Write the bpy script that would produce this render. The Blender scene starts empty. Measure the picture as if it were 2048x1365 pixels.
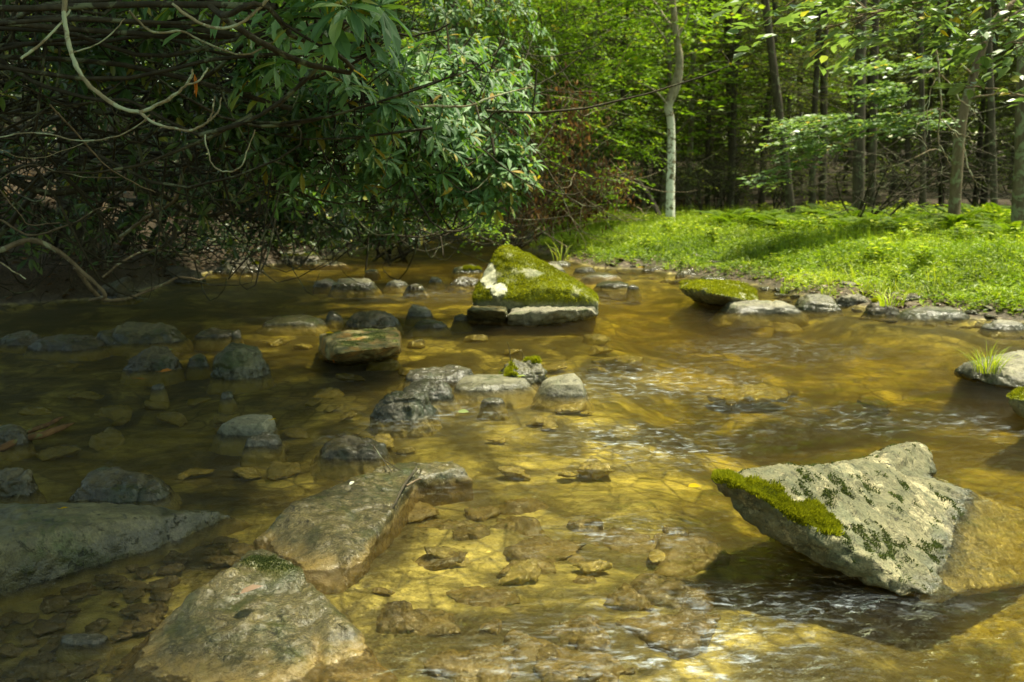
import bpy, bmesh, math, random
import numpy as np
from mathutils import Vector, Matrix

# ------------------------------------------------------------------ camera, world, sun, exposure
SC = bpy.context.scene
COL = SC.collection
CAM_H = 1.15
FPX = 1991.0
HORIZON = 370.0
PITCH = math.atan((682.5 - HORIZON) / FPX)
cam_d = bpy.data.cameras.new('camera')
cam = bpy.data.objects.new('camera', cam_d)
COL.objects.link(cam)
cam_d.lens = 35.0
cam_d.sensor_width = 36.0
cam_d.clip_start = 0.05
cam_d.clip_end = 2000
cam.location = (0, 0, CAM_H)
cam.rotation_euler = (math.pi / 2 - PITCH, 0, 0)
cam_d.dof.use_dof = True
cam_d.dof.focus_distance = 3.4
cam_d.dof.aperture_fstop = 5.0
SC.camera = cam

SUN_DIR = Vector((0.30, 0.10, 0.93)).normalized()      # towards the sun
SUN_EL = math.asin(SUN_DIR.z)
SUN_AZ = math.atan2(SUN_DIR.x, SUN_DIR.y)
w = bpy.data.worlds.new('World')
SC.world = w
w.use_nodes = True
nt = w.node_tree
sky = nt.nodes.new('ShaderNodeTexSky')
sky.sky_type = 'NISHITA'
sky.sun_disc = False
sky.sun_elevation = SUN_EL
sky.sun_rotation = SUN_AZ
bg = nt.nodes['Background']
bg.inputs['Strength'].default_value = 0.15
tint = nt.nodes.new('ShaderNodeMix')          # a hazy, warm summer sky rather than a deep blue one
tint.data_type = 'RGBA'
tint.blend_type = 'MULTIPLY'
tint.inputs[0].default_value = 1.0
tint.inputs[7].default_value = (1.0, 0.92, 0.56, 1)
nt.links.new(sky.outputs[0], tint.inputs[6])
nt.links.new(tint.outputs[2], bg.inputs['Color'])
sun_d = bpy.data.lights.new('sun', 'SUN')
sun_d.energy = 4.5
sun_d.angle = math.radians(3.0)
sun_d.color = (1.0, 0.95, 0.74)
sun = bpy.data.objects.new('sun', sun_d)
COL.objects.link(sun)
sun.rotation_euler = SUN_DIR.to_track_quat('Z', 'Y').to_euler()
sun.location = (10, 0, 20)

SC.view_settings.view_transform = 'Standard'
SC.view_settings.look = 'None'
SC.view_settings.exposure = 1.45
SC.view_settings.gamma = 1.0
SC.render.engine = 'CYCLES'
cy = SC.cycles
cy.max_bounces = 6
cy.diffuse_bounces = 3
cy.glossy_bounces = 2
cy.transmission_bounces = 3
cy.transparent_max_bounces = 8
cy.volume_bounces = 0
cy.use_denoising = True
cy.sample_clamp_indirect = 4.0
cy.sample_clamp_direct = 12.0
cy.caustics_reflective = False
cy.caustics_refractive = False

# ------------------------------------------------------------------ helpers: picture point -> world point
_cp, _sp = math.cos(PITCH), math.sin(PITCH)
def ray(px, py):
    a = (px - 1024.0) / FPX
    b = (682.5 - py) / FPX
    return np.array((a, b * _sp + _cp, b * _cp - _sp))
def atz(px, py, z=0.0):
    d = ray(px, py)
    t = (z - CAM_H) / d[2]
    return np.array((0, 0, CAM_H)) + d * t
def atd(px, py, D):
    d = ray(px, py)
    return np.array((0, 0, CAM_H)) + d * (D / d[1])
def project(P):
    P = np.atleast_2d(P)
    x, y, z = P[:, 0], P[:, 1], P[:, 2] - CAM_H
    depth = y * _cp - z * _sp
    up = y * _sp + z * _cp
    return 1024 + FPX * x / depth, 682.5 - FPX * up / depth

def sm(t):
    t = np.clip(t, 0, 1)
    return t * t * (3 - 2 * t)

# value noise, vectorised
def _hash(i, j, k, seed):
    h = (i * 374761393 + j * 668265263 + k * 2147483647 + seed * 974711) & 0xffffffff
    h = ((h ^ (h >> 13)) * 1274126177) & 0xffffffff
    h = ((h ^ (h >> 16)) * 2246822519) & 0xffffffff
    h = h ^ (h >> 13)
    return (h & 0xffffff) / float(0xffffff) * 2 - 1
def vnoise(P, seed=0):
    P = np.asarray(P, dtype=np.float64)
    I = np.floor(P).astype(np.int64)
    F = P - I
    U = F * F * F * (F * (F * 6 - 15) + 10)
    out = 0
    for dx in (0, 1):
        wx = U[:, 0] if dx else 1 - U[:, 0]
        for dy in (0, 1):
            wy = U[:, 1] if dy else 1 - U[:, 1]
            for dz in (0, 1):
                wz = U[:, 2] if dz else 1 - U[:, 2]
                out = out + wx * wy * wz * _hash(I[:, 0] + dx, I[:, 1] + dy, I[:, 2] + dz, seed)
    return out
def fbm(P, octv=4, seed=0, gain=0.5, lac=2.07):
    a, s, o = 1.0, 0.0, 0
    P = np.asarray(P, dtype=np.float64)
    for k in range(octv):
        o = o + a * vnoise(P + 17.3 * k, seed + k)
        s += a
        a *= gain
        P = P * lac
    return o / s
def fbm2(x, y, sc, octv=4, seed=0, gain=0.5):
    P = np.stack([np.ravel(x) * sc, np.ravel(y) * sc, np.full(np.size(x), 0.37)], 1)
    return fbm(P, octv, seed, gain).reshape(np.shape(x))

def unit(V):
    V = np.asarray(V, float)
    n = np.linalg.norm(V, axis=-1, keepdims=True)
    return V / np.maximum(n, 1e-9)

# ------------------------------------------------------------------ helpers: meshes
class Acc:
    """collects vertices and faces of one mesh, with one random number per face"""
    def __init__(s):
        s.V, s.F, s.R, s.n = [], [], [], 0
    def add(s, V, F, r=None):
        V = np.asarray(V, float).reshape(-1, 3)
        F = np.asarray(F, np.int64)
        s.V.append(V)
        s.F.append(F + s.n)
        if r is None:
            r = np.zeros(len(F))
        s.R.append(np.broadcast_to(np.asarray(r, float), (len(F),)).copy())
        s.n += len(V)
    def mesh(s, name, mat=None, smooth=True):
        me = bpy.data.meshes.new(name)
        if not s.V:
            return me
        V = np.concatenate(s.V)
        nl = sum(f.size for f in s.F)
        npoly = sum(len(f) for f in s.F)
        me.vertices.add(len(V))
        me.vertices.foreach_set('co', V.astype(np.float32).ravel())
        me.loops.add(nl)
        me.loops.foreach_set('vertex_index', np.concatenate([f.ravel() for f in s.F]).astype(np.int32))
        me.polygons.add(npoly)
        sizes = np.concatenate([np.full(len(f), f.shape[1]) for f in s.F])
        starts = np.concatenate([[0], np.cumsum(sizes)[:-1]])
        me.polygons.foreach_set('loop_start', starts.astype(np.int32))
        me.polygons.foreach_set('loop_total', sizes.astype(np.int32))
        me.polygons.foreach_set('use_smooth', np.full(npoly, smooth))
        at = me.attributes.new('rnd', 'FLOAT', 'FACE')
        at.data.foreach_set('value', np.concatenate(s.R).astype(np.float32))
        me.update(calc_edges=True)
        if mat:
            me.materials.append(mat)
        return me

def link(name, me, parent=None, loc=None):
    o = bpy.data.objects.new(name, me)
    COL.objects.link(o)
    if parent is not None:
        o.parent = parent
    if loc is not None:
        o.location = loc
    return o
def empty(name, loc=(0, 0, 0), rz=0.0):
    o = bpy.data.objects.new(name, None)
    COL.objects.link(o)
    o.location = loc
    o.rotation_euler = (0, 0, rz)
    o.empty_display_size = 0.2
    return o
def tag(o, label, cat, group=None, kind=None):
    if label:
        o['label'] = label
    if cat:
        o['category'] = cat
    if group:
        o['group'] = group
    if kind:
        o['kind'] = kind
    return o
def copy_tree(root):
    r = root.copy()
    COL.objects.link(r)
    for ch in list(root.children):
        c = ch.copy()
        COL.objects.link(c)
        c.parent = r
    return r

def tube(acc, P, R, sides=6, r=0.0, cap=True):
    P = np.asarray(P, float)
    n = len(P)
    R = np.broadcast_to(np.asarray(R, float), (n,))
    T = np.gradient(P, axis=0)
    T = unit(T)
    ref = np.array((0, 0, 1.0)) if abs(T[0][2]) < 0.9 else np.array((1.0, 0, 0))
    A = np.zeros_like(P)
    a = np.cross(T[0], ref)
    a /= np.linalg.norm(a)
    for i in range(n):
        a = a - T[i] * np.dot(a, T[i])
        a /= max(np.linalg.norm(a), 1e-9)
        A[i] = a
    B = np.cross(T, A)
    th = np.arange(sides) * 2 * math.pi / sides
    ring = A[:, None, :] * np.cos(th)[None, :, None] + B[:, None, :] * np.sin(th)[None, :, None]
    V = P[:, None, :] + ring * R[:, None, None]
    i = np.arange(n - 1)[:, None] * sides
    j = np.arange(sides)[None, :]
    j2 = (j + 1) % sides
    F = np.stack([i + j, i + j2, i + sides + j2, i + sides + j], -1).reshape(-1, 4)
    acc.add(V.reshape(-1, 3), F, r)
    if cap and R[-1] > 0.003:
        acc.add(V[-1], np.arange(sides)[None, :], r)

def spline(pts, n=24):
    """Catmull-Rom through the points"""
    P = np.asarray(pts, float)
    if len(P) == 2:
        t = np.linspace(0, 1, n)[:, None]
        return P[0] * (1 - t) + P[1] * t
    Q = np.vstack([2 * P[0] - P[1], P, 2 * P[-1] - P[-2]])
    out = []
    m = len(P) - 1
    for k in np.linspace(0, m - 1e-6, n):
        i = int(k)
        t = k - i
        a, b, c, d = Q[i], Q[i + 1], Q[i + 2], Q[i + 3]
        out.append(0.5 * (2 * b + (c - a) * t + (2 * a - 5 * b + 4 * c - d) * t * t + (3 * b - 3 * c + d - a) * t ** 3))
    return np.array(out)

def wobble(P, amp, rng, ends=False):
    n = len(P)
    N = rng.normal(0, 1, (n, 3))
    k = np.array([.25, .5, .25])
    for _ in range(2):
        N = np.stack([np.convolve(N[:, c], k, 'same') for c in range(3)], 1)
    if not ends:
        N[0] = 0
        N[-1] = 0
    return P + N * amp

# leaf outlines: (u along, v across, w lift)
LEAF_T = {
    'diamond': (np.array([(0, 0, 0), (.45, -.5, .04), (1, 0, -.06), (.45, .5, .04)]), np.array([(0, 1, 2, 3)])),
    'oval': (np.array([(0, 0, 0), (.22, -.40, .05), (.62, -.46, .04), (1, 0, -.10), (.62, .46, .04), (.22, .40, .05)]),
             np.array([(0, 1, 2, 3), (0, 3, 4, 5)])),
    'long': (np.array([(0, 0, 0), (.12, 0, 0), (.38, -.46, .035), (.74, -.46, .0), (1, 0, -.12), (.74, .46, .0), (.38, .46, .035), (.55, 0, -.02)]),
             np.array([(0, 1, 2, 2), (1, 7, 3, 2), (7, 4, 3, 3), (1, 6, 5, 7), (7, 5, 4, 4), (0, 6, 1, 1)])),
    'blade': (np.array([(0, -.5, 0), (0, .5, 0), (.5, .42, -.06), (.5, -.42, -.06), (1, 0, -.32)]),
              np.array([(0, 1, 2, 3), (3, 2, 4, 4)])),
}
# 'long' and 'blade' hold triangles written as quads: split them
def _tpl(kind):
    V, F = LEAF_T[kind]
    q = [f for f in F if len(set(f)) == 4]
    t = [list(dict.fromkeys(f)) for f in F if len(set(f)) == 3]
    return V, np.array(q), np.array(t)

def leaves(acc, P, D, N, L, W, kind='oval', r=None):
    P = np.asarray(P, float)
    n = len(P)
    if n == 0:
        return
    D = unit(D)
    S = unit(np.cross(D, N))
    N2 = np.cross(S, D)
    L = np.broadcast_to(np.asarray(L, float), (n,))
    W = np.broadcast_to(np.asarray(W, float), (n,))
    T, q, t = _tpl(kind)
    m = len(T)
    V = (P[:, None, :] + D[:, None, :] * (T[None, :, 0, None] * L[:, None, None])
         + S[:, None, :] * (T[None, :, 1, None] * W[:, None, None])
         + N2[:, None, :] * (T[None, :, 2, None] * L[:, None, None])).reshape(-1, 3)
    base = (np.arange(n) * m)[:, None, None]
    if r is None:
        r = np.random.default_rng(n).random(n)
    r = np.asarray(r, float)
    off = acc.n
    first = True
    for fc in (q, t):
        if len(fc) == 0:
            continue
        F = (base + fc[None, :, :]).reshape(-1, fc.shape[1])
        rr = np.repeat(r, len(fc))
        if first:
            acc.add(V, F, rr)
            first = False
        else:
            acc.F.append(F + off)
            acc.R.append(rr)

def rand_unit(rng, n):
    return unit(rng.normal(0, 1, (n, 3)))

# ------------------------------------------------------------------ materials
def lin(*c):
    return (c[0], c[1], c[2], 1.0)
class NT:
    def __init__(s, name):
        s.m = bpy.data.materials.new(name)
        s.m.use_nodes = True
        s.t = s.m.node_tree
        s.t.nodes.clear()
        s.out = s.n('ShaderNodeOutputMaterial')
    def n(s, typ, **kw):
        nd = s.t.nodes.new(typ)
        for k, v in kw.items():
            if k.startswith('i_'):
                key = k[2:].replace('_', ' ')
                nd.inputs[key].default_value = v
            else:
                setattr(nd, k, v)
        return nd
    def l(s, a, b):
        s.t.links.new(a, b)
    def pos(s):
        return s.n('ShaderNodeNewGeometry').outputs['Position']
    def objco(s):
        return s.n('ShaderNodeTexCoord').outputs['Object']
    def noise(s, vec, scale, detail=4, rough=0.55, dist=0.0):
        nd = s.n('ShaderNodeTexNoise')
        nd.inputs['Scale'].default_value = scale
        nd.inputs['Detail'].default_value = detail
        nd.inputs['Roughness'].default_value = rough
        nd.inputs['Distortion'].default_value = dist
        if vec is not None:
            s.l(vec, nd.inputs['Vector'])
        return nd.outputs['Fac']
    def voro(s, vec, scale, feature='F1', out='Distance', rnd=1.0):
        nd = s.n('ShaderNodeTexVoronoi')
        nd.feature = feature
        nd.inputs['Scale'].default_value = scale
        nd.inputs['Randomness'].default_value = rnd
        if vec is not None:
            s.l(vec, nd.inputs['Vector'])
        return nd.outputs[out]
    def ramp(s, fac, stops, interp='LINEAR'):
        nd = s.n('ShaderNodeValToRGB')
        cr = nd.color_ramp
        cr.interpolation = interp
        while len(cr.elements) < len(stops):
            cr.elements.new(0.5)
        for e, (p, c) in zip(cr.elements, stops):
            e.position = p
            if not hasattr(c, '__len__'):
                c = (c, c, c)
            e.color = lin(*c)
        s.l(fac, nd.inputs[0])
        return nd.outputs[0]
    def mix(s, fac, a, b, mode='MIX'):
        nd = s.n('ShaderNodeMix')
        nd.data_type = 'RGBA'
        nd.blend_type = mode
        for sock, v in ((nd.inputs[0], fac), (nd.inputs[6], a), (nd.inputs[7], b)):
            if hasattr(v, 'links') or hasattr(v, 'is_output'):
                s.l(v, sock)
            elif isinstance(v, (int, float)):
                sock.default_value = v if sock == nd.inputs[0] else (v, v, v, 1)
            else:
                sock.default_value = lin(*v)
        return nd.outputs[2]
    def math(s, op, a, b=0.0, clamp=False):
        nd = s.n('ShaderNodeMath')
        nd.operation = op
        nd.use_clamp = clamp
        for sock, v in ((nd.inputs[0], a), (nd.inputs[1], b)):
            if isinstance(v, (int, float)):
                sock.default_value = v
            else:
                s.l(v, sock)
        return nd.outputs[0]
    def attr(s, name):
        nd = s.n('ShaderNodeAttribute')
        nd.attribute_name = name
        return nd.outputs['Fac']
    def sep(s, vec):
        nd = s.n('ShaderNodeSeparateXYZ')
        s.l(vec, nd.inputs[0])
        return nd.outputs
    def mapr(s, v, a, b, c=0.0, d=1.0):
        nd = s.n('ShaderNodeMapRange')
        nd.inputs[1].default_value = a
        nd.inputs[2].default_value = b
        nd.inputs[3].default_value = c
        nd.inputs[4].default_value = d
        s.l(v, nd.inputs[0])
        return nd.outputs[0]
    def mapping(s, vec, scale=(1, 1, 1), rot=(0, 0, 0)):
        nd = s.n('ShaderNodeMapping')
        nd.inputs['Scale'].default_value = scale
        nd.inputs['Rotation'].default_value = rot
        s.l(vec, nd.inputs['Vector'])
        return nd.outputs[0]
    def bump(s, height, strength=0.5, dist=0.01, normal=None):
        nd = s.n('ShaderNodeBump')
        nd.inputs['Distance'].default_value = dist
        if isinstance(strength, (int, float)):
            nd.inputs['Strength'].default_value = strength
        else:
            s.l(strength, nd.inputs['Strength'])
        s.l(height, nd.inputs['Height'])
        if normal is not None:
            s.l(normal, nd.inputs['Normal'])
        return nd.outputs[0]
    def bsdf(s, color, rough=0.8, spec=0.5, normal=None):
        nd = s.n('ShaderNodeBsdfPrincipled')
        for key, v in (('Base Color', color), ('Roughness', rough), ('Specular IOR Level', spec)):
            sock = nd.inputs[key]
            if isinstance(v, (int, float)):
                sock.default_value = v
            elif hasattr(v, 'is_output'):
                s.l(v, sock)
            else:
                sock.default_value = lin(*v)
        if normal is not None:
            s.l(normal, nd.inputs['Normal'])
        return nd.outputs[0]
    def finish(s, sh):
        s.l(sh, s.out.inputs['Surface'])
        return s.m

def leaf_mat(name, stops, trans=0.4, rough=0.45, spec=0.4, tcol=(1.3, 1.35, 0.5), nscale=3.0):
    m = NT(name)
    r = m.attr('rnd')
    c = m.ramp(r, stops)
    nz = m.noise(m.pos(), nscale, 2)
    c = m.mix(1.0, c, m.ramp(nz, [(0.3, 0.72), (0.7, 1.2)]), 'MULTIPLY')
    a = m.bsdf(c, rough, spec)
    t = m.n('ShaderNodeBsdfTranslucent')
    m.l(m.mix(1.0, c, tcol, 'MULTIPLY'), t.inputs['Color'])
    mx = m.n('ShaderNodeMixShader')
    mx.inputs[0].default_value = trans
    m.l(a, mx.inputs[1])
    m.l(t.outputs[0], mx.inputs[2])
    return m.finish(mx.outputs[0])

def bark_mat(name, dark, light, lichen=None, amt=0.5, scale=14, band=None):
    m = NT(name)
    p = m.objco()
    st = m.mapping(p, (1, 1, 0.25))
    n1 = m.noise(st, scale, 5, 0.65)
    c = m.ramp(n1, [(0.3, dark), (0.7, light)])
    if lichen:
        n2 = m.noise(p, scale * 0.35, 4, 0.7, 0.6)
        f = m.ramp(n2, [(0.62 - 0.25 * amt, 0), (0.68 - 0.25 * amt, 1)])
        if band:
            z = m.sep(p)[2]
            f = m.math('MULTIPLY', f, m.mapr(z, band[0], band[1], 1, 0.12))
        c = m.mix(f, c, lichen)
    b = m.bump(n1, 0.7, 0.02)
    return m.finish(m.bsdf(c, 0.85, 0.2, b))

def rock_mat(name, dark, light, wet_h=0.03, algae=0.3, algae_c=(0.055, 0.075, 0.015), orange=0.0, lichen=0.0,
             moss_c=(0.10, 0.12, 0.008), wetness=0.0, scale=1.0, pits=0.3, silt=(0.46, 0.36, 0.11), flake=0.0, silt_h=-0.018):
    m = NT(name)
    p = m.pos()
    n1 = m.noise(p, 9 * scale, 7, 0.68, 0.3)
    n2 = m.noise(p, 38 * scale, 5, 0.7)
    c = m.ramp(n1, [(0.28, dark), (0.52, [(a + b) / 2 for a, b in zip(dark, light)]), (0.74, light)])
    c = m.mix(0.55, c, m.ramp(n2, [(0.3, 0.45), (0.72, 1.45)]), 'MULTIPLY')
    if orange:
        n3 = m.noise(p, 6 * scale, 4, 0.6, 0.8)
        c = m.mix(m.ramp(n3, [(0.48, 0), (0.62, orange)]), c, (0.42, 0.20, 0.03))
    if algae:
        n4 = m.noise(p, 5 * scale, 6, 0.72, 0.5)
        c = m.mix(m.ramp(n4, [(0.60 - 0.25 * algae, 0), (0.72 - 0.2 * algae, 0.85)]), c, algae_c)
    if lichen:
        n5 = m.noise(p, 8 * scale, 5, 0.6, 0.4)
        c = m.mix(m.ramp(n5, [(0.66 - 0.2 * lichen, 0), (0.69 - 0.2 * lichen, 1)]), c, (0.45, 0.45, 0.33))
    c = m.mix(0.5, c, m.ramp(m.noise(p, 120 * scale, 3, 0.8), [(0.38, 0.35), (0.6, 1.35)]), 'MULTIPLY')
    # dark pits
    n6 = m.noise(p, 26 * scale, 6, 0.8, 0.9)
    pit = m.ramp(n6, [(0.36, 1), (0.43, 0)])
    c = m.mix(m.math('MULTIPLY', pit, pits), c, (0.018, 0.018, 0.012))
    fk = None
    if flake:
        f1 = m.noise(p, 34, 7, 0.75, 1.0)
        f2 = m.noise(p, 4.5, 3, 0.5)
        fs = m.math('ADD', f1, m.math('MULTIPLY', m.math('SUBTRACT', f2, 0.5), 1.1))
        fk = m.ramp(fs, [(0.50, 0), (0.54, flake)])
        c = m.mix(fk, c, m.mix(n2, (0.025, 0.028, 0.012), (0.14, 0.13, 0.055)))
    z = m.sep(p)[2]
    nw = m.noise(p, 11, 4)
    zz = m.math('ADD', z, m.math('MULTIPLY', m.math('SUBTRACT', nw, 0.5), -0.07))
    wet = m.mapr(zz, wet_h, wet_h + 0.035, 1, wetness)
    cw = m.mix(1.0, c, (0.42, 0.42, 0.40), 'MULTIPLY')
    c = m.mix(wet, c, cw)
    # silt settled on what lies under the water
    under = m.mapr(m.math('ADD', z, m.math('MULTIPLY', m.math('SUBTRACT', nw, 0.5), -0.05)), silt_h - .018, silt_h + .018, 1, 0)
    c = m.mix(m.math('MULTIPLY', under, 0.85), c, m.mix(n1, [x * 0.65 for x in silt], [x * 1.3 for x in silt]))
    mo = m.attr('moss')
    c = m.mix(mo, c, m.mix(n2, [x * 0.5 for x in moss_c], [x * 1.5 for x in moss_c]))
    ro = m.mapr(wet, 0, 1, 0.82, 0.16)
    ro = m.math('ADD', ro, m.math('MULTIPLY', m.math('SUBTRACT', n2, 0.5), 0.25), True)
    ro = m.math('MAXIMUM', ro, m.math('MULTIPLY', mo, 0.9))
    h = m.math('ADD', m.math('MULTIPLY', n1, 0.6), m.math('MULTIPLY', n2, 0.5))
    h = m.math('SUBTRACT', h, m.math('MULTIPLY', pit, 0.25))
    if fk is not None:
        h = m.math('ADD', h, m.math('MULTIPLY', fk, 0.35))
    b = m.bump(h, 0.75, 0.016)
    b2 = m.bump(m.noise(p, 170, 3, 0.7), 0.5, 0.004, b)
    return m.finish(m.bsdf(c, ro, 0.45, b2))

M = {}
M['rock_tan'] = rock_mat('rock_tan', (0.075, 0.065, 0.026), (0.36, 0.29, 0.12), wet_h=0.08, wetness=0.55, algae=0.4, pits=0.8, flake=0.5, silt_h=0.006, silt=(0.27, 0.18, 0.05))
M['rock_grey'] = rock_mat('rock_grey', (0.07, 0.062, 0.04), (0.30, 0.275, 0.18), wet_h=0.03, algae=0.3)
M['rock_dark'] = rock_mat('rock_dark', (0.04, 0.032, 0.016), (0.19, 0.155, 0.075), wet_h=0.04, algae=0.35, wetness=0.35)
M['rock_wet'] = rock_mat('rock_wet', (0.06, 0.054, 0.035), (0.30, 0.27, 0.18), wet_h=0.2, algae=0.25, wetness=0.8)
M['rock_yellow'] = rock_mat('rock_yellow', (0.11, 0.09, 0.035), (0.46, 0.38, 0.15), wet_h=0.02, algae=0.25, orange=0.7, pits=0.3)
M['rock_olive'] = rock_mat('rock_olive', (0.045, 0.042, 0.018), (0.20, 0.18, 0.08), wet_h=0.05, algae=0.3, wetness=0.4, pits=0.7)
M['rock_moss'] = rock_mat('rock_moss', (0.10, 0.10, 0.045), (0.34, 0.33, 0.2), wet_h=0.01, algae=0.4, lichen=0.0, moss_c=(0.13, 0.145, 0.008))
M['rock_hero'] = rock_mat('rock_hero', (0.14, 0.12, 0.055), (0.50, 0.43, 0.24), wet_h=0.0, algae=0.8, algae_c=(0.075, 0.085, 0.04), pits=0.95, moss_c=(0.12, 0.15, 0.012), scale=1.4, flake=0.7, silt=(0.55, 0.43, 0.14))
M['rock_smooth'] = rock_mat('rock_smooth', (0.14, 0.13, 0.075), (0.30, 0.28, 0.18), wet_h=0.01, algae=0.2, pits=0.6, wetness=0.3)
M['cobble'] = rock_mat('cobble', (0.07, 0.06, 0.03), (0.32, 0.26, 0.12), wet_h=1, algae=0.3, wetness=0.6, orange=0.3, silt=(0.24, 0.175, 0.06), pits=0.6)
M['moss'] = leaf_mat('moss', [(0, (0.10, 0.11, 0.006)), (0.5, (0.25, 0.26, 0.012)), (1, (0.44, 0.43, 0.03))], 0.35, 0.8, 0.1)
M['moss_dark'] = leaf_mat('moss_dark', [(0, (0.035, 0.05, 0.02)), (0.5, (0.07, 0.09, 0.03)), (1, (0.13, 0.15, 0.055))], 0.3, 0.8, 0.1)
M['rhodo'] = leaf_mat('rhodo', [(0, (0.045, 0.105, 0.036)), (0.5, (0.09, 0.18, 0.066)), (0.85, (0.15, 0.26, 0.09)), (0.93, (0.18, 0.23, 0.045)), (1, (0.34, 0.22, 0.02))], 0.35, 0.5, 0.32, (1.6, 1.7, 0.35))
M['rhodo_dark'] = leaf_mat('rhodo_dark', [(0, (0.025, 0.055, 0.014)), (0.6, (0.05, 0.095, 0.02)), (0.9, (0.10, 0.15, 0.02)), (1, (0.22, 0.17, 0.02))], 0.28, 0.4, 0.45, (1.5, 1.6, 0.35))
M['broadleaf'] = leaf_mat('broadleaf', [(0, (0.08, 0.15, 0.012)), (0.5, (0.155, 0.26, 0.02)), (0.9, (0.28, 0.40, 0.04)), (1, (0.34, 0.30, 0.03))], 0.5, 0.5, 0.3)
M['broadleaf_pale'] = leaf_mat('broadleaf_pale', [(0, (0.10, 0.17, 0.06)), (0.5, (0.16, 0.24, 0.09)), (0.9, (0.22, 0.30, 0.11)), (0.96, (0.45, 0.36, 0.03)), (1, (0.5, 0.36, 0.02))], 0.42, 0.38, 0.5)
M['hemlock'] = leaf_mat('hemlock', [(0, (0.04, 0.06, 0.012)), (0.6, (0.08, 0.105, 0.018)), (1, (0.16, 0.18, 0.03))], 0.45, 0.6, 0.2)
M['far_leaf'] = leaf_mat('far_leaf', [(0, (0.09, 0.15, 0.012)), (0.5, (0.18, 0.27, 0.02)), (1, (0.32, 0.42, 0.04))], 0.5, 0.6, 0.2, nscale=0.5)
M['grass'] = leaf_mat('grass', [(0, (0.10, 0.17, 0.012)), (0.45, (0.23, 0.31, 0.018)), (0.85, (0.38, 0.44, 0.03)), (1, (0.52, 0.52, 0.08))], 0.45, 0.5, 0.35, nscale=1.2)
M['fern'] = leaf_mat('fern', [(0, (0.06, 0.12, 0.008)), (0.6, (0.13, 0.20, 0.012)), (1, (0.24, 0.29, 0.015))], 0.5, 0.6, 0.2)
M['dead_leaf'] = leaf_mat('dead_leaf', [(0, (0.08, 0.045, 0.02)), (0.6, (0.15, 0.085, 0.04)), (1, (0.26, 0.16, 0.07))], 0.3, 0.8, 0.1, (1.2, 0.9, 0.5))
M['litter'] = leaf_mat('litter', [(0, (0.03, 0.019, 0.009)), (0.6, (0.07, 0.044, 0.018)), (1, (0.15, 0.085, 0.03))], 0.1, 0.8, 0.2, (1, .8, .5))
M['leaf_yellow'] = leaf_mat('leaf_yellow', [(0, (0.42, 0.28, 0.004)), (1, (0.5, 0.34, 0.006))], 0.3, 0.8, 0.1, (1, 1, .5))
M['leaf_orange'] = leaf_mat('leaf_orange', [(0, (0.36, 0.12, 0.015)), (1, (0.42, 0.17, 0.02))], 0.25, 0.4, 0.4, (1, 1, .5))
M['leaf_brown'] = leaf_mat('leaf_brown', [(0, (0.13, 0.07, 0.03)), (1, (0.2, 0.12, 0.06))], 0.1, 0.5, 0.4, (1, 1, .5))
M['leaf_green'] = leaf_mat('leaf_green', [(0, (0.30, 0.38, 0.12)), (1, (0.36, 0.42, 0.16))], 0.3, 0.4, 0.4, (1, 1, .5))
M['leaf_white'] = leaf_mat('leaf_white', [(0, (0.55, 0.55, 0.42)), (1, (0.6, 0.6, 0.45))], 0.2, 0.5, 0.4, (1, 1, .8))
M['bark_dark'] = bark_mat('bark_dark', (0.028, 0.022, 0.013), (0.085, 0.070, 0.045), (0.12, 0.13, 0.07), 0.2)
M['bark_brown'] = bark_mat('bark_brown', (0.06, 0.045, 0.025), (0.17, 0.135, 0.085), (0.20, 0.22, 0.12), 0.45)
M['bark_white'] = bark_mat('bark_white', (0.07, 0.055, 0.03), (0.30, 0.24, 0.15), (0.74, 0.72, 0.58), 0.75, 22, (1.7, 2.5))
M['bark_lichen'] = bark_mat('bark_lichen', (0.07, 0.05, 0.028), (0.20, 0.15, 0.09), (0.22, 0.24, 0.13), 0.35, 12)
M['twig_pale'] = bark_mat('twig_pale', (0.11, 0.085, 0.045), (0.30, 0.25, 0.14), (0.34, 0.36, 0.22), 0.5, 30)
M['twig_dark'] = bark_mat('twig_dark', (0.018, 0.015, 0.008), (0.055, 0.045, 0.025), (0.12, 0.13, 0.07), 0.3, 20)
M['twig_brown'] = bark_mat('twig_brown', (0.07, 0.05, 0.028), (0.20, 0.15, 0.09), (0.26, 0.26, 0.16), 0.3, 20)
M['rotwood'] = bark_mat('rotwood', (0.04, 0.02, 0.010), (0.15, 0.08, 0.03), (0.10, 0.12, 0.04), 0.3, 12)

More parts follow.
